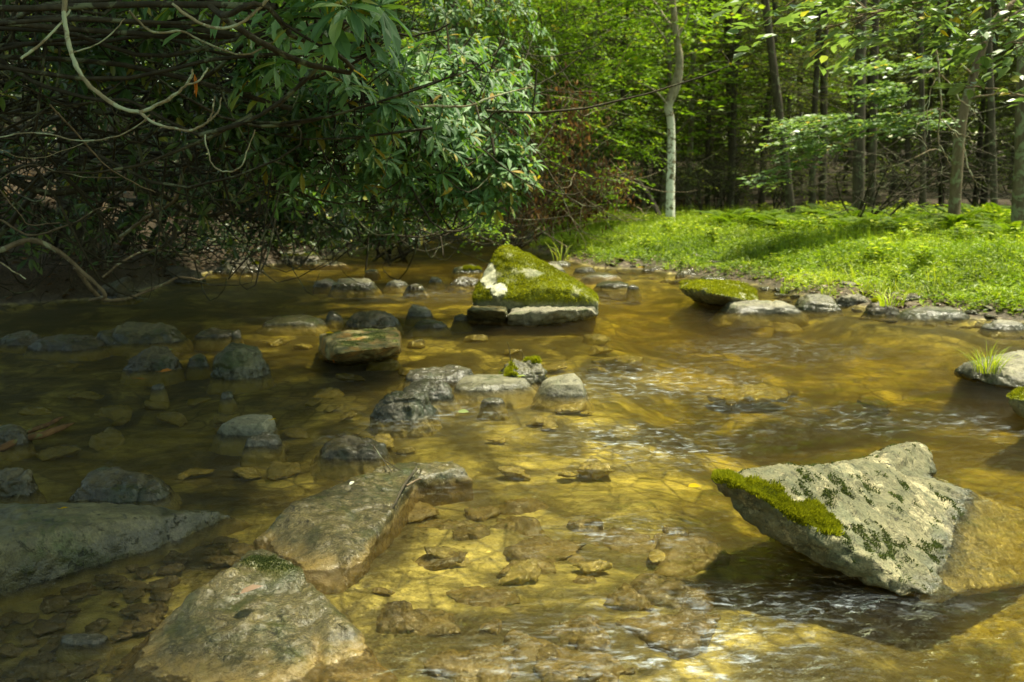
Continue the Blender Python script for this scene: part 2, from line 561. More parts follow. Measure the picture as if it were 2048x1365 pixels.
def ground_material():
    m = NT('ground')
    p = m.pos()
    z = m.sep(p)[2]
    n1 = m.noise(p, 2.2, 6, 0.62, 0.4)
    n2 = m.noise(p, 13, 6, 0.65)
    n3 = m.noise(p, 60, 4, 0.7)
    v = m.voro(p, 17)
    bed = m.ramp(n1, [(0.32, (0.10, 0.085, 0.025)), (0.46, (0.36, 0.30, 0.09)), (0.62, (0.75, 0.62, 0.20))])
    vc = m.voro(m.mapping(p, (1, .7, 1)), 7.5, 'F1', 'Color')
    ve = m.voro(m.mapping(p, (1, .7, 1)), 7.5, 'DISTANCE_TO_EDGE')
    stony = m.ramp(m.noise(p, 0.8, 3), [(0.40, 0.85), (0.60, 0.15)])
    bed = m.mix(stony, bed, m.mix(1.0, bed, m.ramp(m.sep(vc)[0], [(0.1, 0.45), (0.9, 1.35)]), 'MULTIPLY'))
    bed = m.mix(m.math('MULTIPLY', stony, m.ramp(ve, [(0.0, 0.85), (0.09, 0)])), bed, (0.035, 0.03, 0.012))
    bed = m.mix(0.7, bed, m.ramp(n2, [(0.32, 0.5), (0.6, 1.15)]), 'MULTIPLY')
    dk = m.ramp(m.noise(m.mapping(p, (1, .6, 1)), 1.5, 5, 0.6, 1.2), [(0.46, 0), (0.56, 0.9)])
    bed = m.mix(dk, bed, (0.085, 0.07, 0.025))
    soil = m.ramp(n2, [(0.3, (0.02, 0.016, 0.008)), (0.55, (0.06, 0.045, 0.022)), (0.75, (0.14, 0.105, 0.055))])
    soil = m.mix(0.5, soil, m.ramp(n3, [(0.35, 0.4), (0.65, 1.5)]), 'MULTIPLY')
    peb = m.ramp(v, [(0.1, (0.22, 0.18, 0.11)), (0.35, (0.11, 0.085, 0.05)), (0.6, (0.05, 0.035, 0.02))])
    shore = m.mix(m.ramp(n1, [(0.42, 0), (0.6, 1)]), soil, peb)
    me = m.attr('meadow')
    land = m.mix(me, shore, m.mix(n2, (0.02, 0.035, 0.006), (0.07, 0.10, 0.02)))
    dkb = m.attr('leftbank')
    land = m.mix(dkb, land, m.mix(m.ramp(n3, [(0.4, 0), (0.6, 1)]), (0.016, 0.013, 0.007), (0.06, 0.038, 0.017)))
    f = m.mapr(z, -0.015, 0.02)
    c = m.mix(f, bed, land)
    ro = m.mapr(z, 0.0, 0.08, 0.35, 0.9)
    b = m.bump(m.math('ADD', n2, m.math('MULTIPLY', n3, 0.5)), 0.7, 0.03)
    return m.finish(m.bsdf(c, ro, 0.3, b))
M['ground'] = ground_material()

def water_material():
    m = NT('water')
    p = m.pos()
    rf = m.attr('riffle')
    fl = m.mapping(p, (1.0, 1.7, 1.0), (0, 0, 0.35))
    a = m.noise(fl, 4.0, 4, 0.6, 1.3)
    b = m.noise(fl, 13.0, 4, 0.6, 1.2)
    c = m.noise(m.mapping(p, (1.0, 2.2, 1), (0, 0, -0.45)), 12.0, 6, 0.72, 0.8)
    h = m.math('ADD', m.math('MULTIPLY', a, 1.0), m.math('MULTIPLY', b, 0.6))
    h2 = m.math('MULTIPLY', m.math('ADD', m.math('MULTIPLY', b, 0.55), m.math('MULTIPLY', c, 0.5)), rf)
    bn = m.bump(h, 1.0, 0.17)
    bn = m.bump(h2, 1.0, 0.13, bn)
    fr = m.n('ShaderNodeFresnel')
    fr.inputs['IOR'].default_value = 1.33
    m.l(bn, fr.inputs['Normal'])
    tr = m.n('ShaderNodeBsdfTransparent')
    tr.inputs['Color'].default_value = (0.96, 0.95, 0.90, 1)
    gl = m.n('ShaderNodeBsdfGlossy')
    m.l(m.mapr(rf, 0.0, 1.0, 0.03, 0.16), gl.inputs['Roughness'])
    gl.inputs['Color'].default_value = (1, 1, 1, 1)
    m.l(bn, gl.inputs['Normal'])
    mx = m.n('ShaderNodeMixShader')
    m.l(fr.outputs[0], mx.inputs[0])
    m.l(tr.outputs[0], mx.inputs[1])
    m.l(gl.outputs[0], mx.inputs[2])
    # pale streaks painted on the riffles in place of sky and sun glints
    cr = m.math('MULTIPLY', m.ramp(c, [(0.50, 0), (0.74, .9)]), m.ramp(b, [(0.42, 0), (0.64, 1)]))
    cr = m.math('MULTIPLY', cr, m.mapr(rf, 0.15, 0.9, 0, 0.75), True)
    glint = m.n('ShaderNodeBsdfDiffuse')
    glint.inputs['Color'].default_value = (0.62, 0.70, 0.76, 1)
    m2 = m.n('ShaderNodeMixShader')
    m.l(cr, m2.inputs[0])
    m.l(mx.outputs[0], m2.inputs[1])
    m.l(glint.outputs[0], m2.inputs[2])
    va = m.n('ShaderNodeVolumeAbsorption')
    va.inputs['Color'].default_value = (0.80, 0.73, 0.05, 1)
    va.inputs['Density'].default_value = 2.1
    vs_ = m.n('ShaderNodeVolumeScatter')
    vs_.inputs['Color'].default_value = (0.90, 0.62, 0.12, 1)
    vs_.inputs['Density'].default_value = 0.1
    vs_.inputs['Anisotropy'].default_value = 0.2
    ad = m.n('ShaderNodeAddShader')
    m.l(va.outputs[0], ad.inputs[0])
    m.l(vs_.outputs[0], ad.inputs[1])
    m.l(ad.outputs[0], m.out.inputs['Volume'])
    return m.finish(m2.outputs[0])
M['water'] = water_material()

# ------------------------------------------------------------------ terrain
_sh = [(1050, 499), (1130, 522), (1190, 538), (1290, 540), (1350, 552), (1480, 566), (1580, 590), (1660, 606), (1760, 622), (1860, 632), (1950, 640), (2060, 648)]
_right = [tuple(atz(x, y)[:2]) for x, y in _sh]
_sl = [(1010, 487), (850, 490), (740, 496), (670, 512), (640, 524), (520, 532), (420, 546), (330, 572), (230, 596), (130, 604), (0, 612)]
_left = [tuple(atz(x, y)[:2]) for x, y in _sl]
POLY = np.array([(-3.2, -9), (7.5, -9), (7.2, -2), (6.4, 3), (5.2, 7.2)] + _right[::-1] + [(0.8, 19.5), (-0.5, 23), (-6, 27), (-14, 29), (-14, 25.5), (-7, 23.5), (-2, 20.8)]
                + _left[1:] + [(-4.7, 8.2), (-3.5, 5.2), (-2.7, 3.2), (-2.7, 0)])
def sdist(x, y):
    x = np.ravel(x)
    y = np.ravel(y)
    d = np.full(x.shape, 1e9)
    ins = np.zeros(x.shape, bool)
    n = len(POLY)
    for i in range(n):
        ax, ay = POLY[i]
        bx, by = POLY[(i + 1) % n]
        ex, ey = bx - ax, by - ay
        t = np.clip(((x - ax) * ex + (y - ay) * ey) / (ex * ex + ey * ey), 0, 1)
        d = np.minimum(d, np.hypot(x - ax - t * ex, y - ay - t * ey))
        c = ((ay > y) != (by > y))
        with np.errstate(divide='ignore', invalid='ignore'):
            xi = ax + (y - ay) * ex / (ey if ey != 0 else 1e-9)
        ins ^= c & (x < xi)
    return np.where(ins, -d, d)
def right_side(x, y):
    return sm((np.ravel(x) + 0.9 - np.clip((np.ravel(y) - 12) * 0.04, 0, 1.2)) / 1.6)
def ground_h(x, y, full=False):
    x = np.asarray(x, float)
    y = np.asarray(y, float)
    shp = x.shape
    x = x.ravel()
    y = y.ravel()
    d = sdist(x, y)
    nz = fbm2(x, y, 0.9, 4, 3)
    nf = fbm2(x, y, 4.5, 3, 9)
    pool = sm((x - 0.45 - 0.3 * nz) / 1.0) * (1 - sm((y - 9) / 4))
    dep = 0.035 + (0.055 + 0.13 * pool) * sm(-d / 1.6)
    shallow = np.exp(-(((x + 1.2) / 1.3) ** 2 + ((y - 2.4) / 1.1) ** 2))
    dep = dep * (1 - 0.55 * shallow)
    bed = -dep + nz * 0.035 * (1 + pool) + nf * 0.014
    bed = np.minimum(bed, -0.03 - 0.02 * sm(-d / 0.2))
    rs = right_side(x, y)
    hr = 0.0 + 0.10 * sm(d / 0.5) + 0.24 * sm((d - 0.4) / 2.4) + 0.012 * np.clip(d - 3, 0, 30) + nz * 0.07 * sm(d / 1.5) + nf * 0.02 * sm(d / 0.3)
    hl = 0.02 + 0.28 * sm(d / 0.5) + 0.9 * sm((d - 0.3) / 3) + 0.07 * np.clip(d, 0, 40) + nz * 0.22 * sm(d / 1.5) + nf * 0.05 * sm(d / 0.3)
    bank = hr * rs + hl * (1 - rs)
    bank = bank + np.clip(y - 30, 0, 200) * 0.05 + np.clip(-y - 12, 0, 100) * 0.05
    h = np.where(d < 0, bed, np.maximum(bank, 0.006))
    k = sm((d + 0.12) / 0.24)
    h = np.where(np.abs(d) < 0.12, -0.05 + (np.maximum(bank, 0.02) + 0.05) * k, h)
    if full:
        return h.reshape(shp), d.reshape(shp), rs.reshape(shp)
    return h.reshape(shp)
def gh(x, y):
    return float(ground_h(np.array([x]), np.array([y]))[0])
def stretched(a, b, step, lo, hi):
    c = list(np.arange(a, b, step))
    s = step
    v = c[-1]
    while v < hi:
        s *= 1.12
        v += s
        c.append(v)
    s = step
    v = c[0]
    while v > lo:
        s *= 1.12
        v -= s
        c.insert(0, v)
    return np.array(c)
def grid_mesh(name, xs, ys, Z, mat, attrs=None):
    nx, ny = len(xs), len(ys)
    X, Y = np.meshgrid(xs, ys)
    V = np.stack([X.ravel(), Y.ravel(), Z.ravel()], 1)
    i = np.arange(ny - 1)[:, None] * nx
    j = np.arange(nx - 1)[None, :]
    F = np.stack([i + j, i + j + 1, i + nx + j + 1, i + nx + j], -1).reshape(-1, 4)
    a = Acc()
    a.add(V, F)
    me = a.mesh(name, mat)
    for k, v in (attrs or {}).items():
        at = me.attributes.new(k, 'FLOAT', 'POINT')
        at.data.foreach_set('value', v.ravel().astype(np.float32))
    return me
gx = stretched(-7.5, 8.5, 0.07, -220, 220)
gy = stretched(1.2, 24, 0.07, -60, 300)
GX, GY = np.meshgrid(gx, gy)
GZ, GD, GR = ground_h(GX, GY, True)
g = link('ground', grid_mesh('ground', gx, gy, GZ, M['ground'],
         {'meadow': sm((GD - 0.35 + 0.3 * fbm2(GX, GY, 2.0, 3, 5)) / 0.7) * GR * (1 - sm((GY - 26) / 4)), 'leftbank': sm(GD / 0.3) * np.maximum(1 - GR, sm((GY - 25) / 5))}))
tag(g, 'sandy stream bed with dark soil banks and forest floor', None, kind='structure')

# ------------------------------------------------------------------ water
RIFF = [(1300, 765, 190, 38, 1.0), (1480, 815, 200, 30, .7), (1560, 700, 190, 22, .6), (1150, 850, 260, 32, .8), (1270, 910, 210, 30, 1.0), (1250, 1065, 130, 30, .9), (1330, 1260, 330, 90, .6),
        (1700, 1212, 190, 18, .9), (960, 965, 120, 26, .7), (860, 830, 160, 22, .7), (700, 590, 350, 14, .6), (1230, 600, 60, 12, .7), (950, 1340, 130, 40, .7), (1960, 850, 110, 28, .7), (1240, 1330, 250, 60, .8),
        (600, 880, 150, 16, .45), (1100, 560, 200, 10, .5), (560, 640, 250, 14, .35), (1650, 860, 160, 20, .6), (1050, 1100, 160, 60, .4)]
def water_mesh():
    xs = stretched(-7.3, 7.8, 0.05, -16, 9)
    ys = stretched(1.6, 21, 0.05, -10, 31)
    X, Y = np.meshgrid(xs, ys)
    px, py = project(np.stack([X.ravel(), Y.ravel(), np.zeros(X.size)], 1))
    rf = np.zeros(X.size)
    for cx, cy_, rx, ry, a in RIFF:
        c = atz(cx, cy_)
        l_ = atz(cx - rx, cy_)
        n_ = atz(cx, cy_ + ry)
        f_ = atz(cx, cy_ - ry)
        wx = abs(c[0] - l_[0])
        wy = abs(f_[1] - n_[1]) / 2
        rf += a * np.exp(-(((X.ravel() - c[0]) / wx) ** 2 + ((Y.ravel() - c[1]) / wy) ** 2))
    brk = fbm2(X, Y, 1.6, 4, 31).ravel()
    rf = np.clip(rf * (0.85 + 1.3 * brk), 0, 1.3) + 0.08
    c5, s5 = math.cos(0.5), math.sin(0.5)
    U = X * c5 + Y * s5
    W = -X * s5 + Y * c5
    z = fbm2(U * 1.0, W * 2.1, 2.2, 3, 12) * 0.005 + fbm2(U, W * 2.0, 7.0, 3, 15) * (0.0015 + 0.011 * rf.reshape(X.shape))
    nx, ny = len(xs), len(ys)
    V = np.stack([X.ravel(), Y.ravel(), z.ravel()], 1)
    i = np.arange(ny - 1)[:, None] * nx
    j = np.arange(nx - 1)[None, :]
    F = np.stack([i + j, i + j + 1, i + nx + j + 1, i + nx + j], -1).reshape(-1, 4)
    a = Acc()
    a.add(V, F)
    # skirt and bottom close the body of water
    n0 = nx * ny
    bz = -1.4
    edge = list(range(nx)) + [k * nx + nx - 1 for k in range(1, ny)] + [ny * nx - 1 - k for k in range(1, nx)] + [k * nx for k in range(ny - 2, 0, -1)]
    E = np.array(edge)
    B = V[E].copy()
    B[:, 2] = bz
    a.V.append(B)
    m_ = len(E)
    k = np.arange(m_)
    k2 = (k + 1) % m_
    a.F.append(np.stack([E[k], n0 + k, n0 + k2, E[k2]], 1))
    a.R.append(np.zeros(m_))
    a.F.append((n0 + k[::-1])[None, :])
    a.R.append(np.zeros(1))
    me = a.mesh('water', M['water'])
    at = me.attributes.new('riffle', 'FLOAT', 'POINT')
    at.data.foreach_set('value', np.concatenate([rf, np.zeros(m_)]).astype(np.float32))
    return me
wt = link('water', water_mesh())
tag(wt, 'clear amber stream water rippling over sand and stones', None, kind='structure')

# ------------------------------------------------------------------ rocks
def hull_rock(hulls, vox, smooth=2, amp=0.02, scale=6.0, seed=0, strata=0.0, sdir=(0.2, 0.3, 1), octv=5):
    """union of convex hulls -> even mesh -> rounded -> roughened. Points in world space; returns V, F"""
    bm = bmesh.new()
    for H in hulls:
        vs = [bm.verts.new(p) for p in H]
        r = bmesh.ops.convex_hull(bm, input=vs)
        bad = list({e for e in r['geom_interior'] + r['geom_unused'] if isinstance(e, bmesh.types.BMVert) and e.is_valid})
        if bad:
            bmesh.ops.delete(bm, geom=bad, context='VERTS')
    me = bpy.data.meshes.new('tmp')
    bm.to_mesh(me)
    bm.free()
    o = bpy.data.objects.new('tmp', me)
    COL.objects.link(o)
    md = o.modifiers.new('r', 'REMESH')
    md.mode = 'VOXEL'
    md.voxel_size = vox
    dg = bpy.context.evaluated_depsgraph_get()
    ev = o.evaluated_get(dg)
    m2 = ev.to_mesh()
    n = len(m2.vertices)
    V = np.empty(n * 3)
    m2.vertices.foreach_get('co', V)
    V = V.reshape(-1, 3)
    F = np.empty(len(m2.loops), np.int32)
    m2.loops.foreach_get('vertex_index', F)
    F = F.reshape(-1, 4).astype(np.int64)
    E = np.empty(len(m2.edges) * 2, np.int32)
    m2.edges.foreach_get('vertices', E)
    E = E.reshape(-1, 2)
    ev.to_mesh_clear()
    bpy.data.objects.remove(o)
    bpy.data.meshes.remove(me)
    deg = np.bincount(E.ravel(), minlength=n).astype(float)
    for _ in range(smooth):
        S = np.zeros_like(V)
        for c in range(3):
            S[:, c] = np.bincount(E[:, 0], V[E[:, 1], c], n) + np.bincount(E[:, 1], V[E[:, 0], c], n)
        V = V * 0.4 + S / deg[:, None] * 0.6
    def normals(V):
        fn = np.cross(V[F[:, 2]] - V[F[:, 0]], V[F[:, 3]] - V[F[:, 1]])
        N = np.zeros_like(V)
        for k in range(4):
            for c in range(3):
                N[:, c] += np.bincount(F[:, k], fn[:, c], n)
        return unit(N)
    N = normals(V)
    d = fbm(V * scale, octv, seed, 0.55) * amp
    # shallow angular facets and notches
    q = fbm(V * scale * 0.45 + 9, 2, seed + 40)
    d += -amp * 0.8 * np.clip(np.abs(q) * -8 + 1, 0, 1)
    d += amp * 0.45 * np.abs(fbm(V * scale * 3.1 + 4, 3, seed + 60)) * 2 - amp * .3
    if strata:
        sd = unit(np.array(sdir, float))
        t = V @ sd + 0.02 * fbm(V * 3, 2, seed + 7)
        d += strata * vnoise(np.stack([t * 42, t * 0 + seed, fbm(V * 2.5, 2, seed) * 1.2], 1), seed)
    V = V + N * d[:, None]
    return V, F, normals(V)

def rock_obj(name, VFN, mat, label, cat='rock', group=None, mossmask=None, parent=None):
    V, F, N = VFN
    c = V.mean(0)
    c[2] = V[:, 2].min()
    a = Acc()
    a.add(V - c, F)
    me = a.mesh(name, mat)
    at = me.attributes.new('moss', 'FLOAT', 'POINT')
    mk = np.zeros(len(V)) if mossmask is None else mossmask(V, N)
    at.data.foreach_set('value', mk.astype(np.float32))
    o = link(name, me, parent, c)
    if label:
        tag(o, label, cat, group)
    return o, c, mk

def moss_tufts(rock, VFN, mk, n, L, W, mat, seed=0, origin=(0, 0, 0), name='moss', up=0.5):
    V, F, N = VFN
    rng = np.random.default_rng(seed)
    fm = mk[F].mean(1)
    ar = np.linalg.norm(np.cross(V[F[:, 2]] - V[F[:, 0]], V[F[:, 3]] - V[F[:, 1]]), axis=1)
    p = ar * np.clip(fm, 0, 1) ** 1.5
    if p.sum() <= 0:
        return
    idx = rng.choice(len(F), n, p=p / p.sum())
    u, v = rng.random(n)[:, None], rng.random(n)[:, None]
    A, B, C, D = V[F[idx, 0]], V[F[idx, 1]], V[F[idx, 2]], V[F[idx, 3]]
    P = (A * (1 - u) + B * u) * (1 - v) + (D * (1 - u) + C * u) * v
    nn = N[F[idx, 0]]
    P = P - nn * L * 0.15
    clump = 0.6 + 0.8 * sm(fbm(P * 30, 2, seed) + 0.5)
    D_ = nn + np.array((0, 0, up)) + rng.normal(0, 0.45, (n, 3))
    acc = Acc()
    leaves(acc, P - np.asarray(origin), D_, rand_unit(rng, n), L * clump * rng.uniform(.6, 1.3, n), W * rng.uniform(.7, 1.3, n), 'diamond',
           np.clip(rng.random(n) * 0.7 + 0.3 * (clump - 0.6), 0, 1))
    o = link(name, acc.mesh(name, mat, False), rock)
    return o

def box_rock(x0, x1, yt, yb, ratio=0.8, seed=0, sub=0.25, flat=0.5, topin=0.72, lean=0.0, zmin=0.015):
    """angular rock whose outline fills x0..x1, yt..yb of the picture, front waterline at yb"""
    rng = np.random.default_rng(seed)
    f = atz((x0 + x1) / 2, yb)
    D = f[1]
    s = D / (FPX * _cp) * 1.0
    W = (x1 - x0) * s
    dep = W * ratio
    yc = f[1] + dep / 2
    top = atd((x0 + x1) / 2, yt, yc + dep * 0.12)
    h = max(top[2], zmin)
    h *= .72 if x1 - x0 < 70 else .9
    cx = f[0]
    n = 9
    pts = []
    jag = rng.uniform(0.62, 1.0, n)
    for ring, (z, k) in enumerate(((-.14, 1.5 + .03 / W), (-.06, 1.3 + .01 / W), (-0.01, 1.04), (h * flat, 0.95), (h, topin))):
        for i in range(n):
            a = (i + rng.uniform(-.35, .35)) / n * 2 * math.pi
            r = (0.5 + 0.5 * jag[i]) * rng.uniform(0.9, 1.06) * k
            ca, sa = math.cos(a), math.sin(a)
            e = 0.7
            ux = math.copysign(abs(ca) ** e, ca)
            uy = math.copysign(abs(sa) ** e, sa)
            zz = z
            if ring == 4:
                if rng.random() < .3:
                    continue
                zz = h * rng.uniform(0.45, 1.0) - 0.25 * h * max(0, -uy) + lean * h * ux
            elif ring == 3:
                zz = z * rng.uniform(.5, 1.3)
            pts.append((cx + W / 2 * r * ux, yc + dep / 2 * r * uy, zz))
    pts.append((cx + rng.uniform(-.22, .22) * W, yc + dep * 0.12, h))
    if W > .3:
        # a second, lower block leaning against the first
        sg = 1 if rng.random() < .5 else -1
        q = [(cx + sg * W * .28 + (x - cx) * .45, yc + (y - yc) * .7 - dep * .1, z * rng.uniform(.45, .7) if z > 0 else z) for x, y, z in pts]
        return [pts, q], W
    return [pts], W

def P3(*pts):
    """(px, py, z) triples -> world points"""
    return [tuple(atz(x, y, z)) for x, y, z in pts]

# hero slab at the right
_edge = np.array(P3((1425, 962, .27), (1480, 985, .25), (1560, 1015, .21), (1650, 1055, .16), (1740, 1110, .10), (1820, 1165, .05)))
_top = P3((1425, 955, .28), (1440, 948, .28), (1500, 955, .27), (1560, 965, .25), (1620, 930, .26), (1700, 925, .22), (1760, 930, .17),
          (1500, 985, .26), (1600, 1025, .20), (1700, 1080, .13), (1800, 1150, .06), (1870, 1190, .0))
_bot = P3((1435, 985, .20), (1500, 1050, .13), (1600, 1110, .07), (1700, 1155, .03), (1800, 1195, .0), (1850, 1205, -.03))
_right_w = P3((1860, 955, .0), (1900, 1020, -.02), (1925, 1070, -.04), (1930, 1120, -.07), (1900, 1195, -.08), (2090, 1160, -.2), (2110, 1040, -.2), (1990, 1130, -.12), (1990, 1050, -.11))
_under = P3((1700, 1000, -.3), (1800, 1180, -.3), (1900, 1190, -.3), (1950, 1050, -.3), (1750, 930, -.3), (1640, 1010, -.12))
_lobe = P3((1770, 905, .09), (1800, 886, .12), (1835, 884, .12), (1860, 910, .06), (1868, 945, .01), (1855, 955, -.02), (1760, 935, .13), (1720, 925, .16), (1700, 960, .14), (1760, 960, .12),
           (1760, 900, -.2), (1860, 900, -.2), (1860, 960, -.2))
hero = hull_rock([_top + _bot + _right_w + _under, _lobe], 0.0085, 1, 0.017, 8, 3, 0.0035, (-0.55, -.25, .8))
def hero_moss(V, N):
    e = _edge
    d = np.full(len(V), 9.0)
    for i in range(3):
        a, b = e[i], e[i + 1]
        t = np.clip(((V - a) @ (b - a)) / np.dot(b - a, b - a), 0, 1)
        q = a + t[:, None] * (b - a)
        d = np.minimum(d, np.linalg.norm(V - q, axis=1) + 0.0)
    px, py = project(V)
    wid = np.where(px < 1690, 0.075, 0.03)
    m = sm((wid - d + 0.05 * fbm(V * 13, 4, 5)) / 0.035) * sm((N[:, 2] - 0.25) / 0.25)
    return m
o, c, mk = rock_obj('mossy_slab', hero, M['rock_hero'], 'large tilted pale slab in front right with bright moss along its raised edge', 'rock', None, hero_moss)
moss_tufts(o, hero, mk, 26000, 0.016, 0.0042, M['moss'], 1, c)
# thin dark-green weed further down the slab
def hero_weed(V, N):
    px, py = project(V)
    f = fbm(V * 11, 4, 77)
    band = np.exp(-((px - 1790) / 90) ** 2 - ((py - 1120) / 75) ** 2) + 0.9 * np.exp(-((px - 1630) / 110) ** 2 - ((py - 985) / 50) ** 2)
    return sm((fbm(V * 28, 3, 78) * .7 + f * .5 + band * 0.42 - 0.30) / 0.2) * (V[:, 2] > 0.005) * (N[:, 2] > 0.3)
mw = hero_weed(hero[0], hero[2])
moss_tufts(o, hero, mw, 9000, 0.009, 0.004, M['moss_dark'], 2, c, 'algae', 0.0)

# flat slab and mound, front left of centre
_pl = P3((835, 945, .065), (782, 925, .07), (700, 960, .085), (640, 985, .085), (575, 1010, .075), (540, 1050, .03), (505, 1085, -.01), (700, 1110, .03), (730, 1120, .0), (765, 1050, .035), (800, 1000, .055),
         (690, 1190, -.05), (640, 1195, -.06), (590, 1150, -.01), (520, 1120, -.04))
_pl2 = [(x * 1.0, y, -0.25) for x, y, z in _pl]
_pe = P3((780, 928, .05), (850, 925, .05), (905, 922, .055), (935, 935, .045), (948, 960, .0), (900, 966, -.01), (850, 965, .0), (820, 960, .04), (800, 945, .06))
_pe2 = [(x, y, -0.2) for x, y, z in _pe]
slab = hull_rock([_pl + _pl2, _pe + _pe2], 0.009, 2, 0.013, 7, 11)
rock_obj('flat_slab', slab, M['rock_tan'], 'long flat tan slab in the foreground with a twig across its far corner', 'rock')
_md = P3((500, 1100, .085), (530, 1095, .095), (575, 1105, .095), (610, 1140, .085), (640, 1180, .07), (665, 1215, .045), (700, 1265, .01), (755, 1320, -.01), (810, 1370, -.05),
         (450, 1140, .095), (400, 1170, .075), (355, 1215, .04), (320, 1255, .01), (270, 1300, -.03), (220, 1345, -.07), (470, 1235, .03), (560, 1240, .03), (600, 1290, -.02))
_md += [(-1.0, 1.85, -.11), (-.28, 1.75, -.11), (-.65, 1.6, -.10)]
_md2 = [(x * 1.05, y, -0.35) for x, y, z in _md]
mound = hull_rock([_md + _md2], 0.009, 2, 0.016, 7, 12)
def mound_moss(V, N):
    px, py = project(V)
    return 0.55 * np.exp(-((px - 535) / 55) ** 2 - ((py - 1120) / 22) ** 2) * sm(fbm(V * 14, 3, 6) * 2 + .7)
o, c, mk = rock_obj('rock_mound', mound, M['rock_tan'], 'rounded tan rock at the bottom edge with a brown leaf on it', 'rock', None, mound_moss)
moss_tufts(o, mound, mk, 2500, 0.006, 0.003, M['moss_dark'], 3, c)

_bo = P3((-60, 1003, .13), (80, 1006, .14), (140, 1010, .13), (230, 1040, .115), (200, 1008, .12), (320, 1010, .09), (430, 1016, .05), (470, 1030, .0), (430, 1060, -.02), (340, 1103, -.02), (255, 1108, .0), (240, 1102, .02),
         (150, 1137, .0), (60, 1160, .0), (0, 1185, .0), (-100, 1220, .0), (-40, 1100, .14), (60, 1060, .145), (130, 1050, .135), (-100, 1130, .11), (520, 1050, -.08))
_bo2 = [(x, y, -0.25) for x, y, z in _bo]
boulder = hull_rock([_bo + _bo2], 0.011, 3, 0.014, 5, 13)
rock_obj('low_boulder', boulder, M['rock_olive'], 'broad smooth wet olive boulder at the left edge of the picture', 'rock')

# central mossy rock and its ledge
D0 = atz(1100, 630)[1]
_cm = []
for px, py, dd in ((1018, 489, .55), (1000, 492, .5), (985, 512, .45), (1055, 505, .55), (1085, 535, .5), (1150, 560, .4), (1185, 580, .3), (1197, 597, .2), (948, 575, .25), (945, 592, .2), (950, 606, .15), (965, 617, .1),
                   (1020, 620, .02), (1100, 622, .05), (1170, 618, .12), (1196, 605, .15), (975, 530, .4), (1020, 530, .25), (1060, 560, .12), (1100, 575, .05), (1160, 590, .08), (1000, 590, .0), (1050, 600, .0)):
    _cm.append(tuple(atd(px, py, D0 + dd)))
b_ = atd(950, 600, D0 + .9)
_cm += [(b_[0], b_[1], -.2), tuple(atd(1190, 590, D0 + 1.0)), (atd(1000, 560, D0 + 1.0)[0], D0 + 1.0, .25), (atd(1190, 600, D0 + .2)[0], D0 + .2, -.2), (atd(960, 600, D0 + .2)[0], D0 + .2, -.2), (atd(1190, 600, D0 + .9)[0], D0 + .9, -.2)]
cmr = hull_rock([_cm], 0.018, 3, 0.02, 4.5, 21)
def cm_moss(V, N):
    px, py = project(V)
    f = fbm(V * 5, 4, 8)
    m = sm((f + 0.5) / 0.3) * sm((N[:, 2] + 0.75) / 0.4) * sm((V[:, 2] - 0.06) / 0.08)
    for cx, cy_, rx, ry in ((978, 553, 17, 25), (997, 582, 16, 15), (1075, 548, 12, 5), (1000, 608, 40, 8)):
        m = m * (1 - sm((1.25 - np.hypot((px - cx) / rx, (py - cy_) / ry) + .3 * f) / 0.3))
    return m
o, c, mk = rock_obj('mossy_boulder', cmr, M['rock_moss'], 'tall peaked boulder in midstream covered with yellow-green moss', 'rock', None, cm_moss)
moss_tufts(o, cmr, mk, 36000, 0.015, 0.007, M['moss'], 4, c, up=0.2)
# two pale lichen crusts on its left flank: patches of the rock's own surface, lifted a little
def crust(V, F, N, cx, cy_, rx, ry, seed):
    px, py = project(V)
    f = fbm(V * 14, 3, seed)
    rr = np.hypot((px - cx) / rx, (py - cy_) / ry)
    k = (rr + 0.35 * f < 1.0) & (N[:, 1] < 0.35) 
    sel = k[F].all(1)
    Fs = F[sel]
    if len(Fs) == 0:
        return None
    lab = np.arange(len(V))
    for _ in range(200):
        mn = lab[Fs].min(1)
        old = lab.copy()
        for k_ in range(4):
            np.minimum.at(lab, Fs[:, k_], mn)
        if (lab == old).all():
            break
    ids, cn = np.unique(lab[Fs[:, 0]], return_counts=True)
    Fs = Fs[lab[Fs[:, 0]] == ids[cn.argmax()]]
    u, inv = np.unique(Fs, return_inverse=True)
    return V[u] + N[u] * 0.006, inv.reshape(-1, 4)
lm = NT('lichen')
_p = lm.pos()
lm.finish(lm.bsdf(lm.ramp(lm.noise(_p, 40, 4), [(0.3, (0.30, 0.30, 0.18)), (0.55, (0.55, 0.54, 0.38)), (0.75, (0.68, 0.67, 0.52))]), 0.9, 0.1))
for cx, cy_, rx, ry, sd in ((979, 553, 18, 25, 3), (998, 581, 17, 15, 5)):
    rs_ = crust(*cmr, cx, cy_, rx, ry, sd)
    if rs_ is not None:
        a = Acc()
        a.add(rs_[0] - c, rs_[1])
        link('lichen', a.mesh('lichen', lm.m), o)
led1 = hull_rock([P3((935, 620, .13), (945, 618, .14), (1010, 620, .14), (1015, 640, .0), (1010, 652, -.02), (938, 648, -.02), (933, 635, .05), (960, 600, -.1), (1020, 600, -.1), (940, 648, -.2), (1012, 650, -.2))], 0.014, 1, 0.02, 6, 22, 0.004)
rock_obj('ledge_rock', led1, M['rock_tan'], 'short square ledge rock under the left foot of the mossy boulder', 'rock')
led2 = hull_rock([P3((1015, 628, .10), (1040, 621, .12), (1120, 619, .13), (1180, 618, .10), (1198, 632, .02), (1150, 645, -.01), (1060, 653, -.01), (1012, 652, -.01), (1050, 600, -.1), (1195, 605, -.1), (1015, 652, -.2), (1190, 636, -.2))], 0.014, 1, 0.02, 6, 23, 0.004)
